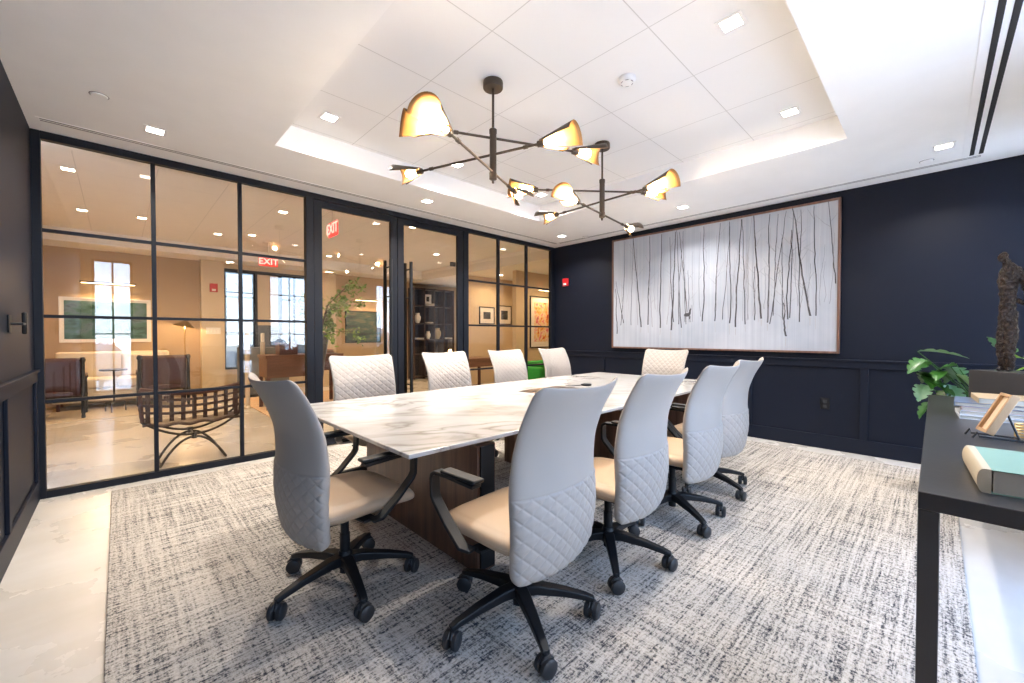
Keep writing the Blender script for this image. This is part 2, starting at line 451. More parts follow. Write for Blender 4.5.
disc(5.10, .07, 'flat round cover on white ceiling between far right light and navy wall')
disc(5.22, 3.77, 'flat round cover on white ceiling above the red wall alarm')

# ------------------------------------------------------------------ rug
mb = MB(); mb.box(-.05, 5.22, -.12, 4.46, 0.0, .012)
o = obj('area_rug', mb, M['rug'], bevel=.004); tag(o, 'large woven rug in cream with dark blue grey flecks under the conference table', 'rug')

# ------------------------------------------------------------------ conference table
TABX0, TABX1, TABY0, TABY1 = .85, 4.58, 1.49, 3.10
t = thing('conference_table', 'long conference table with white veined marble top on walnut slab pedestals', 'table', ((TABX0 + TABX1) / 2, (TABY0 + TABY1) / 2, .012))
cx_, cy_ = t.location.x, t.location.y; hx, hy = (TABX1 - TABX0) / 2, (TABY1 - TABY0) / 2
mb = MB()
def ringrect(a, b, z): return [(-a, -b, z), (a, -b, z), (a, b, z), (-a, b, z)]
rs = [ringrect(hx - .05, hy - .05, .690), ringrect(hx - .002, hy - .002, .708), ringrect(hx, hy, .712), ringrect(hx, hy, .725), ringrect(hx - .003, hy - .003, .728)]
vs = [v for r_ in rs for v in r_]; fs = [(3, 2, 1, 0), (16, 17, 18, 19)]
for i in range(4):
    for j in range(4): fs.append((i * 4 + j, i * 4 + (j + 1) % 4, i * 4 + 4 + (j + 1) % 4, i * 4 + 4 + j))
mb.add(vs, fs); obj('tabletop', mb, M['marble'], t, bevel=.0015)
mb = MB(); mb.box(-hx + .25, hx - .25, -hy + .28, hy - .28, .655, .690); obj('subframe', mb, M['bplastic'], t)
for xc in (1.36 - cx_, 2.735 - cx_, 4.11 - cx_):
    mb = MB(); mb.box(xc - .06, xc + .06, 1.60 - cy_, 2.88 - cy_, .0, .655); o = obj('pedestal', mb, M['walnut'], t, bevel=.003)
    for s in (-1, 1):
        e = MB(); ye = (1.588 if s < 0 else 2.8805) - cy_
        e.box(xc - .045, xc + .045, ye, ye + .0115, .02, .65); obj('end_plate', e, M['bplastic'], o)
t2 = thing('power_hatch', 'brown metal power hatch let into the marble tabletop', 'power outlet', (2.78, 2.40, .7405))
mb = MB(); mb.box(-.27, .27, -.12, .12, 0, .002); obj('lid', mb, pbr('hatch_metal', (.09, .055, .04), .35, metal=.6), t2, bevel=.001)
mb = MB(); mb.box(-.22, .22, -.006, .006, .002, .0035); obj('cable_slot', mb, M['slot'], t2)
t2 = thing('speakerphone', 'small round black speakerphone puck on the marble tabletop', 'phone', (3.27, 2.35, .7402))
mb = MB(); mb.lathe([(.048, 0), (.052, .006), (.050, .016), (.03, .021), (.001, .022)], 32); obj('body', mb, M['bplastic'], t2, smooth=True)
mb = MB(); mb.tube([(-.045, .02, .006), (-.09, .05, .003), (-.13, .09, .003), (-.16, .13, .003)], .0025, 6); obj('cable', mb, M['bplastic'], t2, smooth=True)

# ------------------------------------------------------------------ chair
def lins(n, extra=()): 
    l = [-1 + 2 * i / n for i in range(n + 1)] + [e * s for e in extra for s in (1, -1)]
    return sorted(set(round(x, 5) for x in l))
def interp(tab, x):
    if x <= tab[0][0]: return tab[0][1]
    for (a, b), (c, d) in zip(tab, tab[1:]):
        if x <= c:
            k = (x - a) / (c - a); k = k * k * (3 - 2 * k) * .35 + k * .65; return b + (d - b) * k
    return tab[-1][1]
def smoothtab(tab, n=60):
    lo, hi = tab[0][0], tab[-1][0]; ys = [interp(tab, lo + (hi - lo) * i / n) for i in range(n + 1)]
    for _ in range(10): ys = [ys[0]] + [(ys[i - 1] + 2 * ys[i] + ys[i + 1]) / 4 for i in range(1, n)] + [ys[-1]]
    def f(x):
        k = max(0, min(n - 1e-6, (x - lo) / (hi - lo) * n)); i = int(k); return ys[i] + (ys[i + 1] - ys[i]) * (k - i)
    return f
yprof = smoothtab([(.29, -.215), (.36, -.235), (.50, -.255), (.68, -.250), (.80, -.262), (.90, -.300), (.98, -.345), (1.04, -.388)])
wprof = smoothtab([(.29, .250), (.45, .264), (.64, .266), (.82, .262), (.95, .268), (1.04, .276)])
tprof = smoothtab([(.29, .050), (.60, .060), (.80, .045), (.95, .030), (1.06, .022)])
cprof = smoothtab([(.29, .050), (.60, .062), (.85, .060), (1.06, .055)])
def chair_back():
    U = lins(150, (.985, .992, .997)); V = [(-1 + 2 * i / 200) for i in range(201)]; V = sorted(set(V + [-.997, -.992, .992, .997]))
    zb, zt = .312, 1.035; front = []; rear = []
    def P(u, v):
        z = zb + (zt - zb) * (v + 1) / 2; w = wprof(z)
        dz = z - zb; rb = .055
        if dz < rb: w = w - rb + math.sqrt(max(0, rb * rb - (rb - dz) ** 2))
        dz = zt - z; rt = .035
        if dz < rt: w = w - rt + math.sqrt(max(0, rt * rt - (rt - dz) ** 2))
        x = u * w; zz = z + (.016 * u * u - .006) * max(0, (z - .85) / .2) - .012 * (1 - u * u) * max(0, (.45 - z) / .15)
        y = yprof(z) + cprof(z) * (x / .26) ** 2
        return x, y, zz, z
    for u in U:
        fr_, rr = [], []
        for v in V:
            x, y, zz, z = P(u, v)
            e = max(abs(u), abs(v)); T = tprof(z) * math.sqrt(max(0, 1 - e ** 14))
            a = x / .066 + z / .058; b = x / .066 - z / .058
            da = abs(a - round(a)); db = abs(b - round(b)); d = min(da, db) * .044
            q = -.0030 * math.exp(-(d / .0030) ** 2) + .0018 * min(1, d / .02)
            edge = min(1, (1 - e) / .03)
            # seam between quilted lower back and plain upper back
            low = 1 if z < .635 else 0
            ridge = -.0035 * math.exp(-((z - .635) / .003) ** 2)
            sl = -(yprof(z + .01) - yprof(z - .01)) / .02
            nx = -2 * cprof(z) * x / .26 ** 2; n = Vector((nx, 1, sl)).normalized()
            c = Vector((x, y, zz))
            fr_.append(c + n * (T / 2 + q * edge * (1 if T > .004 else 0)))
            rr.append(c - n * (T / 2 + (q * low * edge + ridge * edge + (.004 * edge * low)) * (1 if T > .004 else 0)))
        front.append(fr_); rear.append(rr)
    mb = MB(); mb.grid(front, 0); mb.grid(rear, 0, flip=True); return mb
def chair_seat():
    U = lins(44, (.97, .985, .995)); mbs = MB(); top = []; bot = []
    for u in U:
        tr, br = [], []
        for v in U:
            p = 5.0; m_ = max(abs(u), abs(v)); k = 1 if m_ < 1e-6 else m_ / ((abs(u) ** p + abs(v) ** p) ** (1 / p))
            a, b = u * k, v * k; e = m_
            x = a * (.252 - .012 * b); y = .03 + b * .262
            T = .082 * math.sqrt(max(0, 1 - e ** 7))
            zc = .428 - .030 * max(0, (b - .45) / .55) ** 2 + .012 * abs(a) ** 3 * (1 - max(0, b) * .6)
            crown = .010 * (1 - a * a) * (1 - b * b)
            g = -.0035 * math.exp(-((e - .86) / .014) ** 2)
            tr.append((x, y, zc + T / 2 + crown + g)); br.append((x, y, zc - T / 2))
        top.append(tr); bot.append(br)
    mbs.grid(top, 0); mbs.grid(bot, 0, flip=True); return mbs
def make_chair():
    t = thing('conference_chair', '', 'chair')
    obj('backrest', chair_back(), M['leather'], t, smooth=True, merge=True, angle=80)
    obj('seat', chair_seat(), M['seatleather'], t, smooth=True, merge=True, angle=80)
    for s in (-1, 1):
        X = s * .292; mb = MB()
        pts = [(s * .15, -.01, .388), (s * .255, .0, .388), (X, .03, .405), (X, .11, .468), (X, .188, .545), (X, .200, .565), (X, .203, .635), (X, .198, .652), (X, .180, .663), (X, .10, .664), (X, -.05, .658)]
        mb.bar([p for p in pts[:2]], (0, 1, 0), .06, .012)
        mb.bar([(X - s * .03, .0, .389)] + pts[2:], (1, 0, 0), .046, .015)
        a = obj('armrest', mb, M['bplastic'], t, bevel=.003)
        p = MB(); p.box(X - .027, X + .027, -.065, .135, .6715, .686); obj('arm_pad', p, M['bplastic'], a, bevel=.006, seg=3)
    mb = MB(); mb.box(-.10, .10, -.13, .12, .345, .388); mb.box(-.055, .055, -.235, -.10, .350, .372); mb.tube([(.06, .05, .36), (.20, .07, .355)], .007, 8)
    obj('tilt_mechanism', mb, M['bplastic'], t, bevel=.008)
    mb = MB(); mb.lathe([(.024, .06), (.024, .25), (.020, .252), (.020, .35)], 20); mb.lathe([(.034, .088), (.036, .13), (.03, .16), (.026, .165)], 20)
    obj('gas_column', mb, M['bplastic'], t, smooth=True)
    bs = MB()
    for k in range(5):
        a = 2 * PI * k / 5; d = Vector((math.cos(a), math.sin(a), 0)); w = Vector((-d.y, d.x, 0))
        pts = [d * r_ + Vector((0, 0, z)) for r_, z in ((.02, .125), (.08, .128), (.20, .112), (.29, .092), (.325, .080))]
        bs.bar(pts, w, [.058, .052, .042, .034, .030], [.046, .042, .032, .026, .022])
    base = obj('base', bs, M['bplastic'], t, bevel=.006, seg=3)
    c0 = None
    for k in range(5):
        a = 2 * PI * k / 5; d = Vector((math.cos(a), math.sin(a), 0)); sw = a + [.6, -1.0, 2.2, .3, -.5][k]
        ax = Vector((math.cos(sw), math.sin(sw), 0))
        if c0 is None:
            mb = MB(); R = Matrix.Rotation(PI / 2, 4, 'Y')
            for sd in (-1, 1):
                prof = [(.001, .008), (.029, .007), (.034, .011), (.034, .026), (.029, .030), (.001, .031)]
                prof = [(r_, z * sd) for r_, z in prof]
                if sd < 0: prof = prof[::-1]
                mb.lathe(prof, 24, M=R)
            mb.tube([(0, 0, .0), (0, .0, .058)], .009, 10)
            mb.tube([(-.007, -.024, .016), (-.007, -.012, .032), (-.007, .012, .034), (-.007, .026, .018)], .006, 8, sx=1.2)
            mb.tube([(.007, -.024, .016), (.007, -.012, .032), (.007, .012, .034), (.007, .026, .018)], .006, 8, sx=1.2)
            c = obj('caster', mb, M['wheel'], base, smooth=True); c0 = c
        else:
            c = c0.copy(); COL.objects.link(c); c.parent = base
        c.location = d * .318 + Vector((0, 0, .0342)); c.rotation_euler = (0, 0, sw)
    return t
CH = make_chair(); used = [False]
def chair(x, y, face, base_off, label, group='beige quilted chairs round the conference table'):
    """face: direction (deg) the sitter looks at; base_off: spoke angle in world degrees"""
    if used[0]: o = dup(CH)
    else: o = CH; used[0] = True
    o.location = (x, y, .012); rz = math.radians(face - 90); o.rotation_euler = (0, 0, rz)
    o['label'] = label; o['group'] = group
    for ch in o.children:
        if ch.name.startswith('base'): ch.rotation_euler = (0, 0, math.radians(base_off) - rz)
    return o
chair(.79, 2.00, 3, 46, 'beige quilted office chair at the left end of the marble table')
chair(1.235, 1.24, 94, 27, 'nearest beige quilted office chair, back to camera, lowest in the photo')
chair(1.93, 1.24, 93, 4, 'second chair from the left on the near side of the marble table')
chair(2.70, 1.23, 90, 23, 'third chair from the left on the near side of the marble table')
chair(3.41, 1.28, 89, 33, 'farthest right chair on the near side, closest to the navy panelling')
chair(1.51, 3.20, 264, 10, 'quilted chair on the far side, nearest the camera, before the left glass door')
chair(2.46, 3.26, 270, 31, 'second quilted chair on the far side, in front of the right glass door')
chair(3.33, 3.26, 270, 50, 'third quilted chair on the far side, before the small framed pictures')
chair(4.22, 3.28, 271, 20, 'fourth quilted chair on the far side, before the green armchair in the lobby')
chair(4.55, 2.30, 180, 12, 'chair at the far end of the table, under the tree artwork')

# ------------------------------------------------------------------ chandeliers
def shade_mb():
    mb = MB(); L0 = .24
    def leaf(a0, a1, r0, r1, l0, l1, skew=0):
        P = []
        for i in range(19):
            a = math.radians(a0 + (a1 - a0) * i / 18); row = []
            for j in range(9):
                k = j / 8; r = r0 + (r1 - r0) * k; x = l0 + (l1 - l0) * k + skew * (i / 18 - .5) * k
                row.append((x, r * math.sin(a), r * math.cos(a)))
            P.append(row)
        mb.grid(P)
    leaf(-110, 80, .028, .090, 0, L0, .03)
    leaf(96, 150, .026, .070, .01, L0 * .66, -.04)
    return mb
def make_chandelier(specs):
    t = thing('chandelier', '', 'chandelier')
    top = HT
    mb = MB(); mb.lathe([(.001, top), (.066, top), (.068, top - .008), (.068, top - .042), (.064, top - .048), (.012, top - .048)][::-1], 32); obj('canopy', mb, M['bronze'], t, smooth=True)
    mb = MB(); mb.tube([(0, 0, 2.60), (0, 0, top - .046)], .0085, 12); obj('stem', mb, M['bronze'], t, smooth=True)
    mb = MB(); mb.lathe([(.001, 2.262), (.008, 2.266), (.010, 2.285), (.020, 2.288), (.026, 2.293), (.026, 2.335), (.0235, 2.338), (.0235, 2.60), (.026, 2.602), (.026, 2.628), (.018, 2.634), (.008, 2.638)], 24); obj('body', mb, M['bronze'], t, smooth=True)
    sh = None
    for z, ang, rolls, sh_ in specs:
        mb = MB(); mb.tube([(-.50, 0, 0), (.50, 0, 0)], .0085, 10)
        for s in (-1, 1): mb.tube([(s * .37, 0, 0), (s * .40, 0, 0)], .013, 10); mb.lathe([(.001, 0), (.02, .002), (.022, .05), (.001, .052)], 16, M=Matrix.Translation((s * .47, 0, 0)) @ Matrix.Rotation(s * PI / 2, 4, 'Y'))
        a = obj('arm', mb, M['bronze'], t, smooth=True); a.location = (math.cos(math.radians(ang)) * sh_, math.sin(math.radians(ang)) * sh_, z); a.rotation_euler = (0, 0, math.radians(ang))
        for s, roll in zip((1, -1), rolls):
            if sh is None:
                sh = obj('lamp_shade', shade_mb(), [M['gold'], M['bronze']], a, smooth=True)
                sd = sh.modifiers.new('solid', 'SOLIDIFY'); sd.thickness = .0022; sd.offset = 1; sd.material_offset = 1
                bm_ = MB(); bm_.lathe([(.001, 0), (.012, .004), (.014, .02), (.026, .052), (.029, .07), (.022, .088), (.001, .097)], 16, M=Matrix.Rotation(PI / 2, 4, 'Y'))
                bb = obj('bulb', bm_, M['bulb'], a, smooth=True); o, b2 = sh, bb
            else:
                o = sh.copy(); COL.objects.link(o); o.parent = a
                b2 = bb.copy(); COL.objects.link(b2); b2.parent = a
            ydir = ang + 90 + (180 if s < 0 else 0); mir = math.cos(math.radians(ydir - 229)) > 0
            o.scale = (1, -1 if mir else 1, 1)
            o.location = (s * .49, 0, 0); o.rotation_euler = (math.radians((38 if mir else -38) + roll * .4), 0, 0 if s > 0 else PI)
            b2.location = (s * .525, 0, 0); b2.rotation_euler = (0, 0, 0 if s > 0 else PI)
    return t
c1 = make_chandelier([(2.57, -25, (10, 25), .13), (2.46, -71, (20, -15), -.14), (2.34, 24.5, (25, -60), -.10)])
c1.location = (1.853, 2.107, 0); c1['label'] = 'larger nearer bronze chandelier with six amber shades hanging over the table'; c1['group'] = 'pair of bronze chandeliers'
c2 = dup(c1); arms = sorted([c for c in c2.children if c.name.startswith('arm')], key=lambda a: -a.location.z)
for a, (z, an, sf) in zip(arms, ((2.525, -40, -.11), (2.435, -92, -.06), (2.32, 7, .05))): a.location = (math.cos(math.radians(an)) * sf, math.sin(math.radians(an)) * sf, z); a.rotation_euler = (0, 0, math.radians(an))
c2.location = (3.154, 2.10, 0); c2['label'] = 'smaller farther bronze chandelier with six amber shades, nearer the artwork'

# ------------------------------------------------------------------ artwork on back wall
def art_canvas_mat():
    m, nt, out = new_mat('misty_print'); N = nt.nodes; L = nt.links
    p = N.new('ShaderNodeBsdfPrincipled'); L.new(p.outputs[0], out.inputs[0]); p.inputs['Roughness'].default_value = .35
    v = mapping(nt, (1, 1, 1)); a = ntex(nt, v, 1.1, 4, .5)
    tc = N.new('ShaderNodeTexCoord'); sp = N.new('ShaderNodeSeparateXYZ'); L.new(tc.outputs['Object'], sp.inputs[0])
    r = ramp(nt, a, [(.35, (.33, .37, .44)), (.65, (.46, .49, .55))])
    st = ntex(nt, mapping(nt, (1, 26, .25)), 1.0, 3, .6)
    r2 = ramp(nt, st, [(.35, (.84, .85, .88)), (.6, (1, 1, 1))])
    L.new(mixc(nt, .8, r.outputs[0], r2.outputs[0], 'MULTIPLY'), p.inputs['Base Color']); return m
AY0, AY1, AZ0, AZ1 = .700, 3.445, 1.035, 2.672
t = thing('framed_artwork', 'huge framed print of bare winter trees with a small deer on the navy wall', 'picture', (B, (AY0 + AY1) / 2, AZ0))
oy = t.location.y; hw = (AY1 - AY0) / 2; hh = AZ1 - AZ0; fw = .022
mb = MB(); D0 = -.055
for y0, y1, z0, z1 in ((-hw, -hw + fw, 0, hh), (hw - fw, hw, 0, hh), (-hw + fw, hw - fw, 0, fw), (-hw + fw, hw - fw, hh - fw, hh)): mb.box(D0, -.001, y0, y1, z0, z1)
obj('frame', mb, M['pframe'], t, bevel=.002)
mb = MB(); mb.box(-.040, -.002, -hw + fw, hw - fw, fw, hh - fw, 0)
xp = -.0408
ink, ink2 = 1, 2
def stroke(pts, w0, w1, mat, x=xp):
    # pts in picture coordinates: u 0..1 left->right (left is +Y), v 0..1 bottom->top
    W2 = hw - fw; n = len(pts); L_, R_ = [], []
    for i, (u, v) in enumerate(pts):
        w = (w0 + (w1 - w0) * i / (n - 1)) / 2; y = W2 - u * 2 * W2; z = fw + v * (hh - 2 * fw)
        y0_, y1_ = max(-W2, min(W2, y + w)), max(-W2, min(W2, y - w))
        L_.append((x, y0_, z)); R_.append((x, y1_, z))
    vs = L_ + R_; fs = [(i, i + 1, n + i + 1, n + i) for i in range(n - 1)]
    mb.add(vs, fs, mat)
def tree(u0, v0, u1, v1, w, mat=1, wig=.004, x=xp):
    rnd = random.Random(int(u0 * 9973 + v0 * 77)); n = 16; pts = []; off = 0; drift = rnd.uniform(-1, 1) * .004
    for i in range(n + 1):
        k = i / n; off += rnd.uniform(-wig, wig) * .55; off *= .93
        pts.append((u0 + (u1 - u0) * k + off + drift * math.sin(k * 5), v0 + (v1 - v0) * k))
    stroke(pts, w, w * .45, mat, x)
    return pts
TR = [ # u_base, v_base, u_top, v_top, width(m)
 (.012, .12, .006, .55, .016), (.042, .22, .004, .62, .012), (.028, .20, .046, .99, .010), (.075, .20, .082, .99, .008), (.118, .18, .080, 1, .018), (.105, .2, .095, .9, .007),
 (.150, .20, .158, .99, .016), (.168, .18, .150, .6, .007), (.205, .17, .200, .99, .018), (.235, .2, .262, .9, .007), (.252, .15, .272, .99, .020), (.262, .22, .240, .95, .012), (.285, .2, .296, .9, .010),
 (.300, .17, .275, 1, .012), (.318, .2, .300, .98, .010), (.322, .3, .290, .98, .012), (.335, .24, .330, .65, .008), (.392, .22, .400, .99, .014), (.385, .26, .375, .95, .007),
 (.448, .22, .462, .99, .012), (.452, .3, .455, .9, .006), (.480, .23, .510, .95, .008), (.512, .20, .505, .99, .014), (.540, .17, .565, .99, .017), (.582, .19, .560, .99, .011), (.592, .22, .605, .7, .007),
 (.622, .22, .626, .62, .010), (.655, .23, .612, 1, .019), (.682, .20, .690, .99, .014), (.690, .19, .760, .99, .009), (.705, .25, .720, .98, .009), (.668, .3, .670, .6, .006),
 (.752, .22, .745, .8, .009), (.765, .1, .762, .34, .018), (.775, .22, .782, .85, .013), (.783, .23, .802, .98, .010), (.762, .25, .735, .6, .006), (.825, .20, .818, .98, .010), (.872, .24, .782, 1, .018),
 (.868, .3, .870, .6, .006), (.896, .24, .884, .99, .011), (.985, .45, .948, 1, .010), (.830, .3, .838, .6, .006), (.35, .22, .352, .8, .006), (.41, .6, .408, .8, .004)]
def U(f):
    # spacing of the trunks as seen from the viewing side, turned into distance along the print
    y = B * math.tan(math.radians(46.03) - math.atan((614.5 + 227 * f - 512) / 408.33)); return (AY1 - y) / (AY1 - AY0)
for i, (a, b, c, d, w) in enumerate(TR):
    a = U(a); c = U(c)
    pts = tree(a, b, c, d, w * 1.05, 1 if w >= .008 else 2, .0045, xp - .00003 * i)
    rnd = random.Random(i)
    for k in range(rnd.randint(1, 3)):
        j = rnd.randint(6, 14); p0 = pts[j]; s = rnd.choice((-1, 1)); l = rnd.uniform(.015, .05)
        stroke([p0, (p0[0] + s * l * .4, p0[1] + .03), (p0[0] + s * l, p0[1] + rnd.uniform(.04, .10))], .004, .002, 2, xp - .0016 - .00002 * i)
    # faint reflection in the wet ground
    if w > .010: stroke([(a, b - .01), (a + rnd.uniform(-.003, .003), max(.03, b - rnd.uniform(.05, .10)))], w * .7, w * .5, 3, xp - .0020 - .00002 * i)
rnd = random.Random(3)
for i in range(34):
    u = rnd.uniform(.02, .98); v0 = rnd.uniform(.2, .45); tree(u, v0, u + rnd.uniform(-.025, .025), rnd.uniform(.6, .99), rnd.uniform(.003, .006), 3 if i % 2 else 2, .004, xp - .0012 - .00002 * i)
stroke([(0, .155), (.12, .160), (.24, .157), (.30, .16)], .008, .004, 3, xp - .003)
stroke([(.3, .16), (.6, .158), (.98, .162)], .004, .004, 3, xp - .003)
# small deer standing between the trunks
def blob(us, mat=1, x=xp - .0034):
    us = [(U(u) if mat == 1 else u, v) for u, v in us]
    W2 = hw - fw; vs = [(x, W2 - u * 2 * W2, fw + v * (hh - 2 * fw)) for u, v in us]; mb.add(vs, [tuple(range(len(vs)))], mat)
blob([(.310, .27), (.318, .262), (.334, .264), (.340, .285), (.341, .315), (.344, .325), (.338, .332), (.334, .312), (.330, .293), (.318, .292), (.311, .285)])
for u in map(U, (.313, .319, .333, .338)): stroke([(u, .268), (u - .001, .24), (u + .001, .215)], .006, .004, 1, xp - .0034)
for u in map(U, (.338, .342)): stroke([(u, .33), (u + .004, .345), (u + .002, .36)], .003, .002, 1, xp - .0034)
0 and blob([(.955, .965), (.975, .985), (.985, .95), (.978, .94), (.965, .955)], 2)
obj('print', mb, [art_canvas_mat(), pbr('ink_dark', (.05, .05, .06), .5), pbr('ink_soft', (.22, .22, .24), .5), pbr('ink_faint', (.36, .37, .40), .5)], t)

# wall fittings
t = thing('fire_alarm', 'small red fire alarm strobe on the navy wall left of the artwork', 'alarm', (B, 4.37, 2.06))
mb = MB(); mb.box(-.04, -.001, -.055, .055, 0, .13); obj('body', mb, M['red'], t, bevel=.008)
mb = MB(); mb.box(-.05, -.041, -.028, .028, .015, .05); obj('lens', mb, M['white'], t, bevel=.003)
t = thing('wall_outlet', 'black double power outlet on the lower navy panel under the artwork', 'power outlet', (B, .82, .43))
mb = MB(); mb.box(-.008, -.001, -.04, .04, 0, .12); pl_ = obj('plate', mb, M['bplastic'], t, bevel=.003)
for z in (.032, .085):
    mb = MB(); mb.box(-.011, -.0085, -.018, .018, z - .016, z + .016); obj('socket', mb, M['slot'], t, bevel=.002)
t = thing('wall_latch', 'small black metal latch fixture on the navy wall at the left edge', 'latch', (XL, 3.72, 1.235))
mb = MB(); mb.box(.001, .008, -.09, -.01, .01, .11); obj('plate', mb, M['bplastic'], t, bevel=.002)
mb = MB(); mb.tube([(.006, -.05, .06), (.05, -.05, .06), (.052, .02, .06)], .008, 10); obj('lever', mb, M['bplastic'], t, smooth=True)
mb = MB(); mb.box(.04, .062, .02, .075, 0, .13); obj('grip', mb, M['bplastic'], t, bevel=.008)

# ------------------------------------------------------------------ console table
CZ = .78
t = thing('console_table', 'long blackened steel console table at the right edge on square legs', 'table', (3.02, -.19, .012))
lx0, lx1, ly0, ly1 = 1.655 - 3.02, 4.40 - 3.02, -.40 + .20, .02 + .20
mb = MB(); mb.box(lx0, lx1, ly0, ly1, CZ - .062, CZ - .012); obj('tabletop', mb, M['consolemetal'], t, bevel=.002)
for sx in (0, 1):
    for sy in (0, 1):
        mb = MB(); x = lx0 if sx == 0 else lx1 - .06; y = ly0 if sy == 0 else ly1 - .045
        b_ = .012 if sx == 0 and sy == 1 else .0
        mb.box(x, x + .06, y - .0, y + .045, 0 - (0.012 if sy == 0 else 0), CZ - .0625)
        obj('leg', mb, M['consolemetal'], t, bevel=.003)
# books on the console
def book(x, y, z, lx, ly, th, rz, cover, label, group, spine='x', spine_mat=None):
    t = thing('book', label, 'book', (x, y, z), math.radians(rz), group)
    c = .003; mb = MB()
    mb.box(-lx / 2, lx / 2, -ly / 2, ly / 2, 0, c); mb.box(-lx / 2, lx / 2, -ly / 2, ly / 2, th - c, th)
    if spine_mat is None: mb.box(-lx / 2, lx / 2, ly / 2 - c, ly / 2, c, th - c)
    cv = obj('cover', mb, cover, t, bevel=.001)
    if spine_mat is not None:
        s = MB(); n = 10; prof = [(ly / 2 - .014, th + .0006), ] 
        prof += [(ly / 2 + .014 * math.cos(q), th / 2 + (th / 2 + .0006) * math.sin(q)) for q in [PI / 2 - PI * i / n for i in range(n + 1)]]
        prof += [(ly / 2 - .014, -.0002)]
        k = len(prof); vs = [(x_, y_, z_) for x_ in (-lx / 2 - .0006, lx / 2 + .0006) for y_, z_ in prof]
        s.add(vs, [tuple(range(k)), tuple(range(2 * k - 1, k - 1, -1))] + [(i, i + k, (i + 1) % k + k, (i + 1) % k) for i in range(k)])
        obj('spine', s, spine_mat, t, smooth=True, merge=True)
    mb = MB(); mb.box(-lx / 2 + .004, lx / 2 - .004, -ly / 2 + .004, ly / 2 - c - (.002 if spine_mat is None else .015), c, th - c); obj('pages', mb, M['paper'], t)
    return t
mint = pbr('mint_cover', (.20, .34, .27), .45, var=.05)
cream = pbr('cream_spine', (.50, .43, .31), .5)
bk = book(1.955, -.262, CZ, .34, .34, .068, 3, mint, 'big thick mint green book with cream spine at the near end of the console', None, spine_mat=cream)
mb = MB()
for pts in ([(-.02, -.06), (.0, -.02), (.03, .0), (.05, .03)], [(.0, -.09), (.02, -.05), (.02, .0)], [(-.04, -.04), (-.01, -.03), (.03, -.06), (.06, -.05)]):
    mb.tube([(a, b - .05, .0686) for a, b in pts], .0016, 6)
obj('cover_drawing', mb, pbr('cover_ink', (.06, .09, .07), .6), bk)
wc = pbr('white_cover', (.48, .50, .54), .35); nc = pbr('blue_grey_cover', (.10, .14, .22), .35); kc = pbr('kraft_cover', (.40, .30, .18), .5); rc = pbr('rose_cover', (.44, .33, .31), .4)
z = CZ
stack = [(.30, .42, .020, wc, 2, 'thin white book at the bottom of the console book stack'), (.29, .41, .022, wc, -1, 'white book second from the bottom of the console stack'),
         (.28, .40, .020, rc, 1, 'pale rose book third from the bottom of the console stack'), (.30, .42, .022, nc, -2, 'blue grey book fourth from the bottom of the console stack'), (.29, .36, .030, kc, 3, 'kraft brown book on top of the console stack')]
for i, (lx, ly, th, mt, rz, lab) in enumerate(stack):
    book(3.42 + .006 * i, -.30 + [0, -.006, .0, .01, -.035][i], z, lx, ly, th, rz, mt, lab, 'books stacked on the console'); z += th + .0005
# wooden frame on a small easel
t = thing('small_frame', 'small light wood picture frame leaning on a black easel on the console', 'picture frame', (2.72, -.165, CZ), math.radians(-76))
tilt = Matrix.Rotation(math.radians(-22), 4, 'X') @ Matrix.Translation((0, 0, .012))
tilt = Matrix.Translation((0, 0, .02)) @ Matrix.Rotation(math.radians(24), 4, 'Y')
lw = wood('light_oak', (.34, .20, .095), (.48, .31, .165), 2, .5)
mb = MB(); W_, H_, D_ = .10, .185, .028
for a, b, c, d in ((-W_ / 2, -W_ / 2 + .014, 0, H_), (W_ / 2 - .014, W_ / 2, 0, H_), (-W_ / 2 + .014, W_ / 2 - .014, 0, .014), (-W_ / 2 + .014, W_ / 2 - .014, H_ - .014, H_)): mb.box(-D_, 0, a, b, c, d, M=tilt)
obj('frame', mb, lw, t, bevel=.002)
mb = MB(); mb.box(-.016, -.006, -W_ / 2 + .014, W_ / 2 - .014, .014, H_ - .014, M=tilt); obj('picture', mb, pbr('tan_picture', (.66, .50, .34), .6, var=.1, vscale=30), t)
mb = MB()
for s in (-1, 1):
    mb.tube([(-.06, s * .04, .004), (-.045, s * .04, .03), (-.04, s * .04, .012), (.09, s * .04, .006)], .004, 8)
mb.tube([(.09, -.04, .006), (.09, .04, .006)], .004, 8); mb.tube([(.09, 0, .006), (.055, 0, .11)], .004, 8)
obj('easel', mb, M['bplastic'], t, smooth=True)
# brass cage ornament at the edge
t = thing('wire_ornament', 'small metal wire ornament on the console at the right edge of the photo', 'ornament', (2.86, -.285, CZ))
mb = MB()
for k in range(5): mb.tube([(.035 * math.cos(2 * PI * i / 16), .035 * math.sin(2 * PI * i / 16), .004 + k * .013) for i in range(16)], .003, 6, closed=True)
for k in range(4): a = k * PI / 2; mb.tube([(.035 * math.cos(a), .035 * math.sin(a), .002), (.035 * math.cos(a), .035 * math.sin(a), .06)], .003, 6)
obj('wire', mb, M['brass'], t, smooth=True)

# sculpture on plinth
t = thing('bronze_sculpture', 'rough bronze statuette of a standing figure looking left on a dark plinth', 'sculpture', (3.80, -.31, CZ), math.atan2(.694, -.72))
PLH = .235
mb = MB(); mb.box(-.11, .10, -.13, .16, .0, .235); obj('plinth', mb, M['consolemetal'], t, bevel=.003)
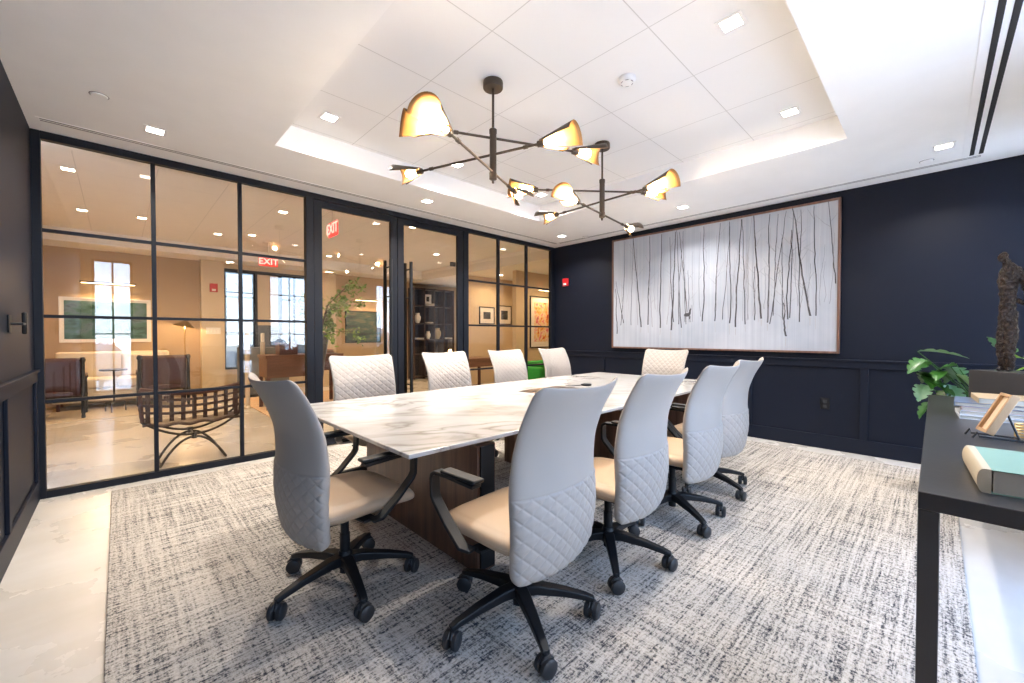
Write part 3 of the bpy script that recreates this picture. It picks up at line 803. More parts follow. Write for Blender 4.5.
# figure: local +x is the way it faces
nodes = [((-.004, 0, .545), .038), ((.006, 0, .63), .036), ((.006, 0, .72), .040), ((-.012, 0, .79), .040), ((.006, 0, .845), .020), ((.026, 0, .865), .018), ((.040, 0, .893), .031), ((.066, 0, .880), .020),  # trunk, neck, head, face
         ((.0, .022, .46), .034), ((.010, .022, .36), .028), ((.000, .020, .27), .020), ((-.006, .020, .252), .016), ((.034, .022, .247), .010),
         ((.002, -.022, .46), .034), ((.014, -.022, .36), .028), ((.004, -.020, .27), .020), ((-.002, -.020, .252), .016), ((.038, -.022, .247), .010),
         ((-.024, .045, .785), .025), ((-.056, .052, .71), .020), ((-.082, .048, .65), .016), ((-.105, .020, .665), .012), ((-.118, .0, .64), .010),
         ((-.024, -.045, .785), .025), ((-.058, -.052, .71), .020), ((-.086, -.048, .645), .016), ((-.108, -.022, .64), .012), ((-.120, -.004, .61), .010)]
edges = [(0, 1), (1, 2), (2, 3), (3, 4), (4, 5), (5, 6), (6, 7), (0, 8), (8, 9), (9, 10), (10, 11), (11, 12), (0, 13), (13, 14), (14, 15), (15, 16), (16, 17), (3, 18), (18, 19), (19, 20), (20, 21), (21, 22), (3, 23), (23, 24), (24, 25), (25, 26), (26, 27)]
me = bpy.data.meshes.new('figure'); me.from_pydata([n[0] for n in nodes], edges, [])
me.materials.append(pbr('rough_bronze', (.028, .018, .014), .30, metal=.5, bump=1.0, bscale=90, var=.5, vscale=30))
fo = bpy.data.objects.new('figure', me); link(fo, t); fo.scale = (.86, .86, 1.04); fo.location = (.02, 0, -.01)
sk = fo.modifiers.new('skin', 'SKIN')
if not me.skin_vertices: pass
for i, sv in enumerate(me.skin_vertices[0].data): sv.radius = (nodes[i][1], nodes[i][1] * (1.0 if i > 3 else 1.12)); sv.use_root = (i == 0)
sb = fo.modifiers.new('sub', 'SUBSURF'); sb.levels = 3; sb.render_levels = 3
tx = bpy.data.textures.new('rough_cast', 'CLOUDS'); tx.noise_scale = .022; tx.noise_depth = 3
dp = fo.modifiers.new('rough', 'DISPLACE'); dp.texture = tx; dp.strength = .026; dp.mid_level = .5
sb.use_creases = False

# ------------------------------------------------------------------ plant behind the console
def leafmat(name, c, back):
    m, nt, out = new_mat(name); N = nt.nodes; L = nt.links
    p = N.new('ShaderNodeBsdfPrincipled'); L.new(p.outputs[0], out.inputs[0]); p.inputs['Roughness'].default_value = .32
    v = mapping(nt); a = ntex(nt, v, 14, 3)
    r = ramp(nt, a, [(.35, c), (.7, back)]); L.new(r.outputs[0], p.inputs['Base Color'])
    p.inputs['Subsurface Weight'].default_value = .0
    return m
LM = [leafmat('leaf_deep_green', (.02, .09, .012), (.05, .17, .03)), leafmat('leaf_sheen_green', (.16, .36, .14), (.40, .58, .34)), leafmat('leaf_lime', (.22, .50, .03), (.45, .68, .08)), leafmat('leaf_sage', (.12, .30, .16), (.25, .44, .28))]  # the pale green carries the sheen of the leaves in its colour
def leaf_mb(L_, W_, notch=True, curl=.25, nv=16, nu=6):
    mb = MB(); left = []; right = []
    for i in range(nv + 1):
        k = i / nv; w = W_ / 2 * (math.sin(PI * k ** .75) ** .8 if 0 < k < 1 else 0)
        if notch and 0 < i < nv and i % 4 == 2: w *= .62
        z0 = -curl * L_ * k * k
        left.append([(L_ * k - .12 * w * (j / nu), w * j / nu, z0 + .25 * w * (j / nu) ** 1.5) for j in range(nu + 1)])
        right.append([(L_ * k - .12 * w * (j / nu), -w * j / nu, z0 + .25 * w * (j / nu) ** 1.5) for j in range(nu + 1)])
    mb.grid(left, flip=True); mb.grid(right); return mb
t = thing('potted_plant', 'leafy split-leaf plant standing behind the far end of the console', 'plant', (4.86, -.31, 0))
mb = MB(); mb.lathe([(.001, .0), (.12, .0), (.15, .02), (.17, .36), (.175, .38), (.16, .385), (.155, .36), (.001, .355)], 32); obj('pot', mb, pbr('dark_grey_pot', (.05, .05, .055), .5), t, smooth=True)
LV = [ # target point (world), size, material, yaw deg, pitch
 ((4.62, -.04, 1.10), .28, .13, 1, -80, -4), ((4.60, .10, 1.03), .20, .13, 0, 150, 20), ((4.65, -.03, 1.00), .20, .12, 0, 60, 15), ((4.68, -.12, .985), .20, .14, 3, -20, 25), ((4.62, -.20, .93), .18, .18, 1, -80, 40),
 ((4.62, .02, .90), .22, .13, 0, 190, 10), ((4.6, -.06, .88), .22, .14, 0, 250, 25), ((4.62, .08, .83), .15, .12, 3, 160, 50), ((4.62, .0, .80), .16, .12, 0, 120, 60), ((4.66, .075, .70), .18, .15, 0, 130, 40),
 ((4.75, -.31, 1.07), .22, .14, 3, 130, -55), ((4.8, -.44, 1.06), .20, .15, 2, 200, -10), ((4.78, -.47, 1.02), .20, .14, 2, 100, 10), ((4.9, -.10, .95), .22, .15, 0, 30, 20), ((5.0, -.2, .9), .22, .15, 0, -60, 30),
 ((4.55, -.02, .95), .17, .10, 0, 170, 10), ((4.70, .05, .93), .20, .12, 0, 10, 15), ((4.6, -.12, .84), .2, .15, 3, 200, 45)]
sm_ = MB()
for (x, y, z), L_, W_, mi, yw, pt in LV:
    lo = obj('leaf', leaf_mb(L_, W_, mi in (0, 1, 3)), LM[mi], t, smooth=True, angle=80)
    lo.location = (x - 4.86 - .5 * L_ * math.cos(math.radians(yw)), y + .31 - .5 * L_ * math.sin(math.radians(yw)), z); lo.rotation_euler = (math.radians(random.uniform(-25, 25)), math.radians(pt), math.radians(yw))
    e = lo.location; sm_.tube([(random.uniform(-.05, .05), random.uniform(-.05, .05), .36), (e.x * .35, e.y * .35, .36 + (e.z - .36) * .6), tuple(e)], [.006, .005, .003], 6)
obj('stem', sm_, LM[0], t, smooth=True)

# ------------------------------------------------------------------ lobby beyond the glass
LZ = 2.95; LY = 10.4
mb = MB(); mb.box(-1.1, 5.95, G + .04, LY + .3, LZ, LZ + .1, 1); mb.box(5.95, 12.0, G + .04, LY + 2.3, 2.70, 3.05, 0); mb.box(-1.1, 5.96, G + .04, G + .30, H, LZ + .05, 0)
mb.box(-1.1, 5.95, 9.7, LY + .3, 2.74, LZ + .01, 0)
struct('ceiling_lobby', mb, [M['ceil'], M['tile']])
mb = MB()
# far wall with opening for the entrance glazing
def fw_(x0, x1, y=LY, z0=0, z1=LZ, m=0): mb.box(x0, x1, y, y + .2, z0, z1, m)
fw_(-1.1, 1.20, LY); mb.box(1.20, 1.58, LY - .25, LY + .2, 0, LZ, 1); fw_(1.58, 3.30, LY, 2.64, LZ, 1); fw_(1.58, 3.30, LY, 0, .50, 1); mb.box(3.30, 3.85, LY - .2, LY + .2, 0, LZ, 1); fw_(3.85, 8.4)
struct('wall_lobby_far', mb, [M['beige'], M['cream']])
mb = MB(); mb.box(-1.14, -1.04, G + .04, LY + .2, 0, LZ); struct('wall_lobby_left', mb, M['beige'])
mb = MB(); mb.box(6.15, 7.95, 8.0, 8.15, 0, 2.72, 0); mb.box(7.80, 7.95, 6.6, 8.0, 0, 2.72); mb.box(6.50, 9.5, 6.60, 6.72, 0, 2.72, 1)
struct('wall_lobby_hall', mb, [M['cream'], M['cream']])
mb = MB(); mb.box(9.5, 9.6, G, LY + .2, 0, 2.8); mb.box(5.6, 9.6, G - .2, G - .04, 0, 2.8); struct('wall_lobby_right', mb, M['beige'])
mb = MB(); mb.box(5.0, 8.4, LY - .03, LY, 0, 2.9)
# entrance glazing
f = MB(); y0, y1 = LY + .02, LY + .10
def fb(x0, x1, z0, z1): f.box(x0, x1, y0, y1, z0, z1)
fb(1.58, 1.64, .5, 2.64); fb(3.25, 3.30, .5, 2.64); fb(1.64, 3.25, 2.57, 2.64); fb(1.64, 3.25, .5, .54); fb(2.16, 2.23, .54, 2.57); fb(2.64, 2.72, .54, 2.57)
for a, b in ((1.64, 2.16), (2.72, 3.25)):
    xc = (a + b) / 2; fb(xc - .018, xc + .018, .54, 2.57); fb(a, b, 2.03, 2.06); fb(a, b, 1.27, 1.30)
wf = struct('window_5', f, M['black'])
g = MB(); g.box(1.64, 2.16, LY + .055, LY + .06, .54, 2.57); g.box(2.72, 3.25, LY + .055, LY + .06, .54, 2.57); obj('window_glass', g, glassmat('sky_dimming_glass', (.24, .25, .26), 1.5, .0), wf)  # dark tint added to the panes to dim the bright sky behind
g = MB(); g.box(2.23, 2.64, LY + .03, LY + .09, 1.45, 2.57); obj('upper_panel', g, M['cream'], wf)
g = MB(); g.box(2.23, 2.64, LY + .03, LY + .09, .54, 1.45); obj('lower_panel', g, pbr('grey_panel', (.10, .115, .14), .5), wf)
LR = 'recessed lights of the lobby'
LP = 7.5
for x, y, lab in ((-.355, 6.26, 'lobby ceiling light at far left, behind the top left pane'), (-.338, 8.17, 'lobby ceiling light lower left in the top left pane'), (.272, 8.11, 'lobby ceiling light near the first mullion, lower part of top left pane'),
                  (1.678, 6.35, 'bright lobby ceiling light behind the third top pane'), (1.24, 8.5, 'lobby ceiling light behind the second top pane'), (1.676, 8.18, 'lobby ceiling light to the left of the lit exit sign'),
                  (3.40, 5.79, 'lobby ceiling light behind the top of the right glass door'), (3.32, 9.18, 'lobby ceiling light above the leafy vase plant'), (4.9, 7.4, 'lobby ceiling light behind the right glass door, lower')):
    z = LZ if y < 9.7 else 2.74
    downlight(x, y, z, lab, LR, LP, (1, .75, .47), 150)
for x, y, lab in ((6.45, 8.6, 'hall ceiling light above the bookcase'), (6.75, 7.4, 'hall ceiling light above the small framed pictures'), (6.9, 5.7, 'hall ceiling light near the colourful framed picture')):
    downlight(x, y, 2.70, lab, LR, 9, (1, .75, .47), 150)

# exit signs
redglow = emit('exit_red', (1.0, .07, .05), .9); exw = emit('exit_letters', (1.0, .62, .55), 1.1)
def exit_sign(loc, rz, w, h, label):
    t = thing('exit_sign', label, 'exit sign', loc, rz, 'lit red exit signs in the lobby')
    mb = MB(); mb.box(-w / 2, w / 2, -.012, .012, -h, 0); obj('panel', mb, redglow, t)
    mb = MB(); mb.tube([(0, 0, 0), (0, 0, LZ - loc[2])], .01, 8); mb.box(-.08, .08, -.03, .03, LZ - loc[2] - .015, LZ - loc[2]); obj('mount', mb, M['white'], t)
    for sd in (1,):
        cu = bpy.data.curves.new('exit_text', 'FONT'); cu.body = 'EXIT'; cu.size = h * 1.02; cu.align_x = 'CENTER'; cu.align_y = 'CENTER'; cu.extrude = .002; cu.offset = .002
        to = bpy.data.objects.new('tmp_text', cu); COL.objects.link(to)
        bpy.context.view_layer.update(); me = bpy.data.meshes.new_from_object(to.evaluated_get(bpy.context.evaluated_depsgraph_get()))
        bpy.data.objects.remove(to); me.materials.clear(); me.materials.append(exw)
        lo = bpy.data.objects.new('lettering', me); link(lo, t); lo.location = (0, -.016, -h * .5); lo.rotation_euler = (PI / 2, 0, 0)
    return t
exit_sign((2.02, 8.6, 2.66), 0, .31, .155, 'lit red EXIT sign hanging above the lobby entrance glazing')
exit_sign((2.09, 5.62, 2.745), math.radians(-90), .30, .19, 'lit red EXIT sign seen at an angle through the left glass door')

def framed(name, label, loc, w, h, rz, art_mat, mat_border=.06, group=None, fcol=None, depth=.03, fwid=.02):
    """picture facing local -Y"""
    t = thing(name, label, 'picture', loc, rz, group)
    mb = MB(); a = fwid
    for x0, x1, z0, z1 in ((-w / 2, -w / 2 + a, 0, h), (w / 2 - a, w / 2, 0, h), (-w / 2 + a, w / 2 - a, 0, a), (-w / 2 + a, w / 2 - a, h - a, h)): mb.box(x0, x1, -depth, 0, z0, z1)
    obj('frame', mb, fcol or M['bplastic'], t)
    mb = MB(); mb.box(-w / 2 + a, w / 2 - a, -depth * .6, 0, a, h - a); obj('mount', mb, M['white'], t)
    b = a + mat_border
    mb = MB(); mb.box(-w / 2 + b, w / 2 - b, -depth * .6 - .002, -depth * .6 - .0002, b, h - b); obj('picture', mb, art_mat, t)
    return t
def patch_mat(name, cols, sc=5, stretch=(1, 1, 1)):
    m, nt, out = new_mat(name); p = nt.nodes.new('ShaderNodeBsdfPrincipled'); nt.links.new(p.outputs[0], out.inputs[0]); p.inputs['Roughness'].default_value = .5
    a = ntex(nt, mapping(nt, stretch), sc, 3, .6); n = len(cols)
    r = ramp(nt, a, [(.3 + .4 * i / (n - 1), c) for i, c in enumerate(cols)]); nt.links.new(r.outputs[0], p.inputs['Base Color']); return m
land = patch_mat('landscape_print', [(.012, .03, .035), (.015, .07, .05), (.05, .14, .13), (.10, .17, .22), (.015, .02, .04)], 3, (1, 1, 2.2))
framed('framed_landscape', 'white-framed dark green landscape picture above the lobby sofa', (-.135, LY, 1.10), 1.18, .79, 0, land, .04, fcol=M['white'])
framed('framed_landscape', 'dark misty green landscape picture behind the left glass door', (4.62, LY, 1.03), .95, .82, 0, patch_mat('misty_green_print', [(.01, .015, .025), (.015, .04, .035), (.03, .09, .07), (.16, .15, .09), (.03, .05, .04)], 1.6, (1, 1, 4)), .0)
def picture_light(x, y, z, w, label):
    t = thing('picture_light', label, 'picture light', (x, y, z), 0, 'picture lights in the lobby')
    mb = MB(); mb.tube([(-w / 2, -.14, 0), (w / 2, -.14, 0)], .016, 10); 
    for s in (-.2, .2): mb.tube([(s * w, 0, -.04), (s * w, -.08, .03), (s * w, -.14, 0)], .007, 8)
    obj('lamp_bar', mb, M['bronze'], t, smooth=True)
    mb = MB(); mb.box(-w / 2 + .02, w / 2 - .02, -.150, -.130, -.022, -.0165); obj('lamp_strip', mb, M['warmglow'], t)
    area_light('picture_lamp', (x, y - .14, z - .03), w * .9, 9, (1, .70, .38), 160, (math.radians(-35), 0, 0), .03)
picture_light(-.11, LY, 2.16, .72, 'long brass picture light over the picture above the sofa')
picture_light(4.72, LY, 2.14, .75, 'picture light over the dark landscape behind the left glass door')
bwp = patch_mat('grey_photo', [(.01, .01, .012), (.03, .035, .04), (.12, .13, .14)], 9)
PG = 'small black-framed pictures in the hall'
framed('framed_photograph', 'small black-framed photograph on hall wall, left of the row', (6.81, 8.0, 1.51), .50, .44, 0, bwp, .11, PG)
framed('framed_photograph', 'second small black-framed photograph on hall wall, middle of the row', (7.42, 8.0, 1.51), .50, .50, 0, bwp, .11, PG)
colm = patch_mat('poster_print', [(.05, .08, .06), (.55, .05, .05), (.80, .45, .12), (.78, .70, .55), (.75, .15, .20), (.10, .22, .15)], 6)
framed('framed_poster', 'colourful red and orange poster in dark frame beside the navy wall', (7.43, 6.60, .93), .98, 1.22, 0, colm, .12)
picture_light(7.35, 6.60, 2.30, .5, 'picture light above the colourful framed poster')

# fire strobe + switches on pilaster
t = thing('fire_alarm', 'dark red fire alarm strobe on the cream pilaster in the lobby', 'alarm', (1.40, LY - .25, 2.10)); mb = MB(); mb.box(-.065, .065, -.04, 0, 0, .17); obj('body', mb, M['red'], t, bevel=.006); mb = MB(); mb.box(-.03, .03, -.05, -.041, .02, .06); obj('lens', mb, M['white'], t)
t = thing('switch_plate', 'white switch plate on the cream pilaster in the lobby', 'light switch', (1.39, LY - .25, 1.25)); mb = MB(); mb.box(-.12, .12, -.008, 0, 0, .13); obj('plate', mb, M['white'], t, bevel=.003)
mb = MB()
for k in range(4): mb.box(-.10 + k * .055, -.075 + k * .055, -.012, -.0081, .035, .095)
obj('rocker_switch', mb, M['ceil'], t)

# floor lamp
t = thing('floor_lamp', 'slim brass floor lamp with angled cone shade beside the lobby sofa', 'floor lamp', (.92, 10.0, 0))
mb = MB(); mb.lathe([(.001, 0), (.13, 0), (.13, .015), (.001, .02)], 24); obj('base', mb, M['brass'], t, smooth=True)
mb = MB(); mb.tube([(0, 0, .01), (0, 0, 1.44)], .009, 8); obj('pole', mb, M['brass'], t, smooth=True)
mb = MB(); mb.lathe([(.012, 1.52), (.03, 1.515), (.17, 1.395), (.168, 1.392), (.03, 1.505), (.01, 1.51)], 28, M=Matrix.Translation((0, 0, 1.43)) @ Matrix.Rotation(.2, 4, 'Y') @ Matrix.Translation((0, 0, -1.43))); obj('lamp_shade', mb, pbr('aged_brass', (.28, .19, .07), .35, metal=.8), t, smooth=True)
mb = MB(); mb.lathe([(.001, 1.42), (.02, 1.41), (.025, 1.43), (.001, 1.46)], 12); obj('bulb', mb, M['warmglow'], t, smooth=True)
pl = bpy.data.lights.new('lamp_point', 'POINT'); pl.energy = 9; pl.color = (1, .68, .35); pl.shadow_soft_size = .03
po = bpy.data.objects.new('lamp_point', pl); po.location = (.92, 9.97, 1.375); COL.objects.link(po)

# sofa
fab = pbr('cream_fabric', (.72, .64, .52), .85, bump=.1, bscale=200)
t = thing('sofa', 'long cream upholstered sofa under the lobby landscape picture', 'sofa', (-.02, 9.98, .009))
mb = MB(); mb.box(-.74, .72, .15, .36, .12, .93); obj('backrest', mb, fab, t, bevel=.04, seg=4)
mb = MB(); mb.box(-.74, .72, -.38, .36, .12, .34); obj('base', mb, fab, t, bevel=.02)
for k in range(2):
    mb = MB(); mb.box(-.73 + k * .73, -.01 + k * .72, -.40, .14, .345, .50); obj('seat_cushion', mb, fab, t, bevel=.03, seg=4)
for sx in (-.68, .66):
    for sy in (-.32, .3):
        mb = MB(); mb.tube([(sx, sy, 0), (sx, sy, .12)], .02, 8); obj('leg', mb, M['darkwood'], t)
t = thing('throw_cushion', 'white cushion leaning on the lobby sofa', 'cushion', (.25, 9.96, .514)); 
mb = MB(); 
P = lins(12); top = [[(u * .22, .04 * 0 + .055 * math.sqrt(max(0, (1 - u ** 4) * (1 - v ** 4))) + 0, .2 + v * .2) for v in P] for u in P]; bot = [[(x, -y, z) for x, y, z in r_] for r_ in top]
mb.grid(top); mb.grid(bot, flip=True); obj('cover', mb, fab, t, smooth=True, merge=True, angle=180)

# safari armchairs
def armchair(loc, rz, label):
    t = thing('leather_armchair', label, 'armchair', loc, rz, 'dark leather post armchairs in the lobby')
    for sx in (-.31, .31):
        for sy in (-.30, .28):
            h = .90 if sy < 0 else .62
            mb = MB(); mb.lathe([(.001, 0), (.022, 0), (.024, .03), (.018, .05), (.024, .08), (.024, .28), (.030, .30), (.024, .32), (.022, h - .08), (.034, h - .06), (.034, h - .035), (.022, h - .02), (.028, h - .01), (.001, h)], 14, (sx, sy, 0)); obj('post', mb, M['darkwood'] if 0 else M['bplastic'], t, smooth=True)
    mb = MB(); P = [[(x, -.31 + .02 * 1 + .04 * math.sin(PI * (x + .31) / .62), z) for z in (.34, .5, .65, .8, .885)] for x in [-.285 + .57 * i / 10 for i in range(11)]]
    mb.grid(P); o = obj('back_sling', mb, pbr('oxblood_leather', (.05, .013, .010), .4), t, smooth=True); sd = o.modifiers.new('s', 'SOLIDIFY'); sd.thickness = .012
    mb = MB(); mb.box(-.285, .285, -.27, .27, .32, .40); obj('seat', mb, o.data.materials[0], t, bevel=.02)
    for sx in (-.31, .31):
        mb = MB(); mb.box(sx - .03, sx + .03, -.29, .30, .60, .63); obj('armrest', mb, o.data.materials[0], t, bevel=.008)
        mb = MB(); mb.tube([(sx, -.30, .30), (sx, .28, .30)], .014, 8); obj('stretcher', mb, M['bplastic'], t)
    for sy in (-.30, .28):
        mb = MB(); mb.tube([(-.31, sy, .26), (.31, sy, .26)], .014, 8); obj('stretcher', mb, M['bplastic'], t)
armchair((-.69, 9.02, .009), 0, 'dark leather armchair at the far left behind the glass')
armchair((.55, 9.18, .009), 0, 'dark leather armchair to the right of the round side table')
# side table
t = thing('side_table', 'small round dark metal pedestal table between the leather armchairs', 'side table', (-.055, 9.10, .009))
mb = MB(); mb.lathe([(.001, .655), (.165, .655), (.17, .66), (.17, .672), (.165, .678), (.001, .678)], 32); obj('table_top', mb, M['bronze'], t, smooth=True)
mb = MB(); mb.tube([(0, 0, .14), (0, 0, .66)], .014, 10); obj('pole', mb, M['bronze'], t, smooth=True)
for k in range(3):
    a = k * 2 * PI / 3 + .3; mb = MB(); mb.tube([(0, 0, .15), (.12 * math.cos(a), .12 * math.sin(a), .15), (.135 * math.cos(a), .135 * math.sin(a), .14), (.14 * math.cos(a), .14 * math.sin(a), 0)], .010, 8); obj('leg', mb, M['bronze'], t, smooth=True)
mb = MB(); mb.box(-.77, 1.15, 8.48, 10.1, 0, .008); o = obj('area_rug', mb, pbr('sand_rug', (.55, .47, .36), .95, bump=.3, bscale=200, var=.08)); tag(o, 'plain sand coloured rug under the lobby sofa and armchairs', 'rug')

# woven leather bench chair with curved iron legs, just outside the glass
t = thing('woven_leather_chair', 'low chair of woven dark leather straps on curved crossed iron legs, outside the glass', 'chair', (.52, 5.12, 0)); t.scale = (.93, .93, .93)
iron = pbr('wrought_iron', (.03, .022, .018), .5, metal=.4)
def arc_pts(x0, z0, x1, z1, zm, n=16, y=0):
    return [(x0 + (x1 - x0) * i / n, y, (z0 + (z1 - z0) * i / n) * (2 * i / n - 1) ** 2 + zm * (1 - (2 * i / n - 1) ** 2)) for i in range(n + 1)]
for y in (-.17, .16):
    mb = MB(); zc = .285
    mb.tube([(p[0], y, p[2]) for p in arc_pts(-.40, .47, .40, .47, zc + .012)], .012, 10)
    mb.tube([(p[0], y, p[2]) for p in arc_pts(-.27, 0.012, .27, .012, zc - .012)], .012, 10)
    mb.tube([(0, y, zc - .03), (0, y, zc + .03)], .025, 10)
    obj('leg_frame', mb, iron, t, smooth=True)
mb = MB(); mb.tube([(0, -.17, .285), (0, .16, .285)], .010, 8)
for s in (-1, 1): mb.tube([(s * .27, -.17, .012), (s * .27, .16, .012)], .011, 8)
mb.tube([(-.40, -.17, .47), (-.40, .16, .47)], .012, 8); mb.tube([(.40, -.17, .47), (.40, .16, .47)], .012, 8)
obj('cross_bar', mb, iron, t, smooth=True)
lt = M['darkwood']; strap = pbr('dark_brown_strap', (.06, .026, .018), .42)
mb = MB(); P = []
for i in range(21):
    x = -.40 + .8 * i / 20; z = .455 + .02 * (x / .4) ** 2 - .03; P.append([(x, y, z + .01 * math.sin(i * 1.2)) for y in (-.19, -.1, 0, .1, .18)])
mb.grid(P); o = obj('seat', mb, strap, t, smooth=True); sd = o.modifiers.new('s', 'SOLIDIFY'); sd.thickness = .02
mb = MB()
for i in range(9):
    x = -.36 + .09 * i; zt = .735 + .05 * (x / .4) ** 2; mb.bar([(x, -.195, .46), (x, -.20, .6), (x, -.205, zt)], (1, 0, 0), .036, .006)
for zz in (.53, .60, .665):
    mb.bar([(-.40 + .8 * i / 12, -.201 - .004, zz + .04 * ((-.4 + .8 * i / 12) / .4) ** 2) for i in range(13)], (0, 0, 1), .026, .005)
obj('woven_back', mb, strap, t)
mb = MB(); mb.bar([(-.42 + .84 * i / 16, -.205, .735 + .05 * ((-.42 + .84 * i / 16) / .4) ** 2) for i in range(17)], (0, 1, 0), .045, .05); obj('top_rail', mb, M['darkwood'], t, bevel=.01)
for s in (-1, 1):
    mb = MB(); mb.tube([(s * .40, -.17, .47), (s * .415, -.205, .79)], .016, 10); mb.tube([(s * .40, .16, .47), (s * .41, .16, .70)], .014, 10); mb.tube([(s * .415, -.20, .76), (s * .41, .17, .70)], .018, 10); obj('arm_frame', mb, M['darkwood'], t, smooth=True)

# patterned rug
def pattern_rug():
    m, nt, out = new_mat('kilim'); p = nt.nodes.new('ShaderNodeBsdfPrincipled'); nt.links.new(p.outputs[0], out.inputs[0]); p.inputs['Roughness'].default_value = .95
    w = nt.nodes.new('ShaderNodeTexWave'); w.wave_type = 'BANDS'; w.bands_direction = 'DIAGONAL'; w.inputs['Scale'].default_value = 2.2; w.inputs['Distortion'].default_value = 3
    nt.links.new(mapping(nt, (1, 1, 1)), w.inputs['Vector'])
    r = ramp(nt, w.outputs['Fac'], [(.2, (.62, .50, .36)), (.45, (.55, .22, .08)), (.7, (.62, .34, .18)), (.9, (.68, .58, .44))]); nt.links.new(r.outputs[0], p.inputs['Base Color']); return m
mb = MB(); mb.box(1.62, 4.0, 5.9, 9.3, 0, .010); o = obj('area_rug', mb, pattern_rug()); tag(o, 'orange and cream patterned rug on the lobby floor', 'rug')

# desk with books, cabinet, columns, vase plant
t = thing('desk', 'brown wooden desk on the patterned lobby rug', 'desk', (2.32, 7.7, .01))
mb = MB(); mb.box(-.62, .62, -.25, .30, .84, .89); obj('desk_top', mb, M['walnut2'], t, bevel=.004)
mb = MB(); mb.box(-.60, -.02, -.24, .29, .52, .84); obj('drawer_box', mb, M['walnut2'], t, bevel=.003)
mb = MB(); mb.box(-.02, .60, -.24, -.21, .60, .84); obj('modesty_panel', mb, M['darkwood'], t)
for sx in (-.58, .58):
    for sy in (-.215, .26):
        mb = MB(); mb.box(sx - .025, sx + .025, sy - .025, sy + .025, 0, .84 if sx > 0 else .52); obj('leg', mb, M['darkwood'], t)
rb = pbr('red_book_cover', (.5, .03, .05), .5)
for i in range(2):
    book(2.66, 7.66, .901 + i * .037, .30, .22, .036, [4, -5][i], [rb, pbr('magenta_cover', (.55, .06, .16), .5)][i], ['lower red book lying on the lobby desk', 'upper crimson book lying on the lobby desk'][i], 'red books on the lobby desk')
t = thing('storage_box', 'dark brown box standing on the lobby desk', 'box', (2.05, 7.62, .901)); mb = MB(); mb.box(-.14, .14, -.12, .12, 0, .17); obj('body', mb, M['darkwood'], t, bevel=.006); mb = MB(); mb.box(-.145, .145, -.125, .125, .17, .20); obj('lid', mb, M['darkwood'], t, bevel=.004)
t = thing('cabinet', 'low grey cabinet behind the desk by the entrance glazing', 'cabinet', (2.15, 9.6, 0)); mb = MB(); mb.box(-.42, .42, -.22, .22, .05, .98); obj('body', mb, pbr('grey_cabinet', (.10, .11, .12), .5), t, bevel=.005)
for s in (-1, 1):
    mb = MB(); mb.box(min(s * .01, s * .40), max(s * .01, s * .40), -.235, -.221, .08, .95); d_ = obj('door', mb, pbr('grey_cabinet_door', (.12, .13, .14), .5), t, bevel=.003)
    mb = MB(); mb.tube([(s * .04, -.25, .45), (s * .04, -.25, .6)], .006, 8); obj('handle', mb, M['brass'], d_)
mb = MB(); mb.box(-.40, .40, -.2, .2, 0, .05); obj('plinth', mb, M['bplastic'], t)
for x, lab in ((1.555, 'left one of two tall cream candle columns behind the glass'), (1.78, 'right one of two tall cream candle columns behind the glass')):
    t = thing('candle_column', lab, 'candle stand', (x, 8.0, 0), 0, 'tall cream candle columns'); mb = MB(); mb.lathe([(.001, 0), (.06, 0), (.06, .02), (.034, .04), (.034, 1.08), (.045, 1.10), (.001, 1.11)], 20); obj('stand', mb, M['cream'], t, smooth=True)
    mb = MB(); mb.lathe([(.001, 1.11), (.028, 1.11), (.028, 1.26), (.001, 1.265)], 16); obj('candle', mb, pbr('wax', (.85, .80, .68), .5), t, smooth=True)
t = thing('vase_plant', 'leafy green branches in a tall dark tapered vase behind the glass door', 'plant', (2.36, 7.05, .0105)); t.scale = (1.1, 1.1, 1.14)
mb = MB(); mb.lathe([(.001, 0), (.07, 0), (.075, .02), (.06, .3), (.10, .7), (.16, 1.05), (.17, 1.10), (.15, 1.08), (.001, 1.0)], 28); obj('vase', mb, pbr('slate_vase', (.05, .055, .065), .4), t, smooth=True)
rnd = random.Random(5); br = MB(); lf = MB()
fol = leafmat('branch_leaf', (.08, .20, .02), (.30, .48, .08))
for k in range(30):
    a = rnd.uniform(0, 2 * PI); R_ = rnd.uniform(.2, .72); zt = rnd.uniform(1.2, 2.0); end = Vector((max(-.10, R_ * math.cos(a) + .10), R_ * math.sin(a) * .6, zt - .12))
    pts = [Vector((0, 0, .95)), Vector((end.x * .3, end.y * .3, .95 + (zt - .95) * .55)), end * 1.0, end + Vector((end.x * .25, end.y * .25, -.12))]
    br.tube(pts, [.007, .005, .003, .002], 5)
    for j in range(60):
        s = rnd.uniform(.35, 1); i = min(2, int(s * 3)); q = pts[i].lerp(pts[i + 1], s * 3 - i) + Vector((rnd.gauss(0, .03), rnd.gauss(0, .03), rnd.gauss(0, .03)))
        R3 = Matrix.Rotation(rnd.uniform(0, 2 * PI), 3, 'Z') @ Matrix.Rotation(rnd.uniform(-1, 1), 3, 'Y') @ Matrix.Rotation(rnd.uniform(-1, 1), 3, 'X'); l = rnd.uniform(.045, .085)
        vs = [q + R3 @ Vector(v) for v in ((0, 0, 0), (l * .5, l * .28, .004), (l, 0, 0), (l * .5, -l * .28, .004))]; lf.add(vs, [(0, 1, 2, 3)])
obj('branch', br, M['darkwood'], t, smooth=True); obj('foliage', lf, fol, t)

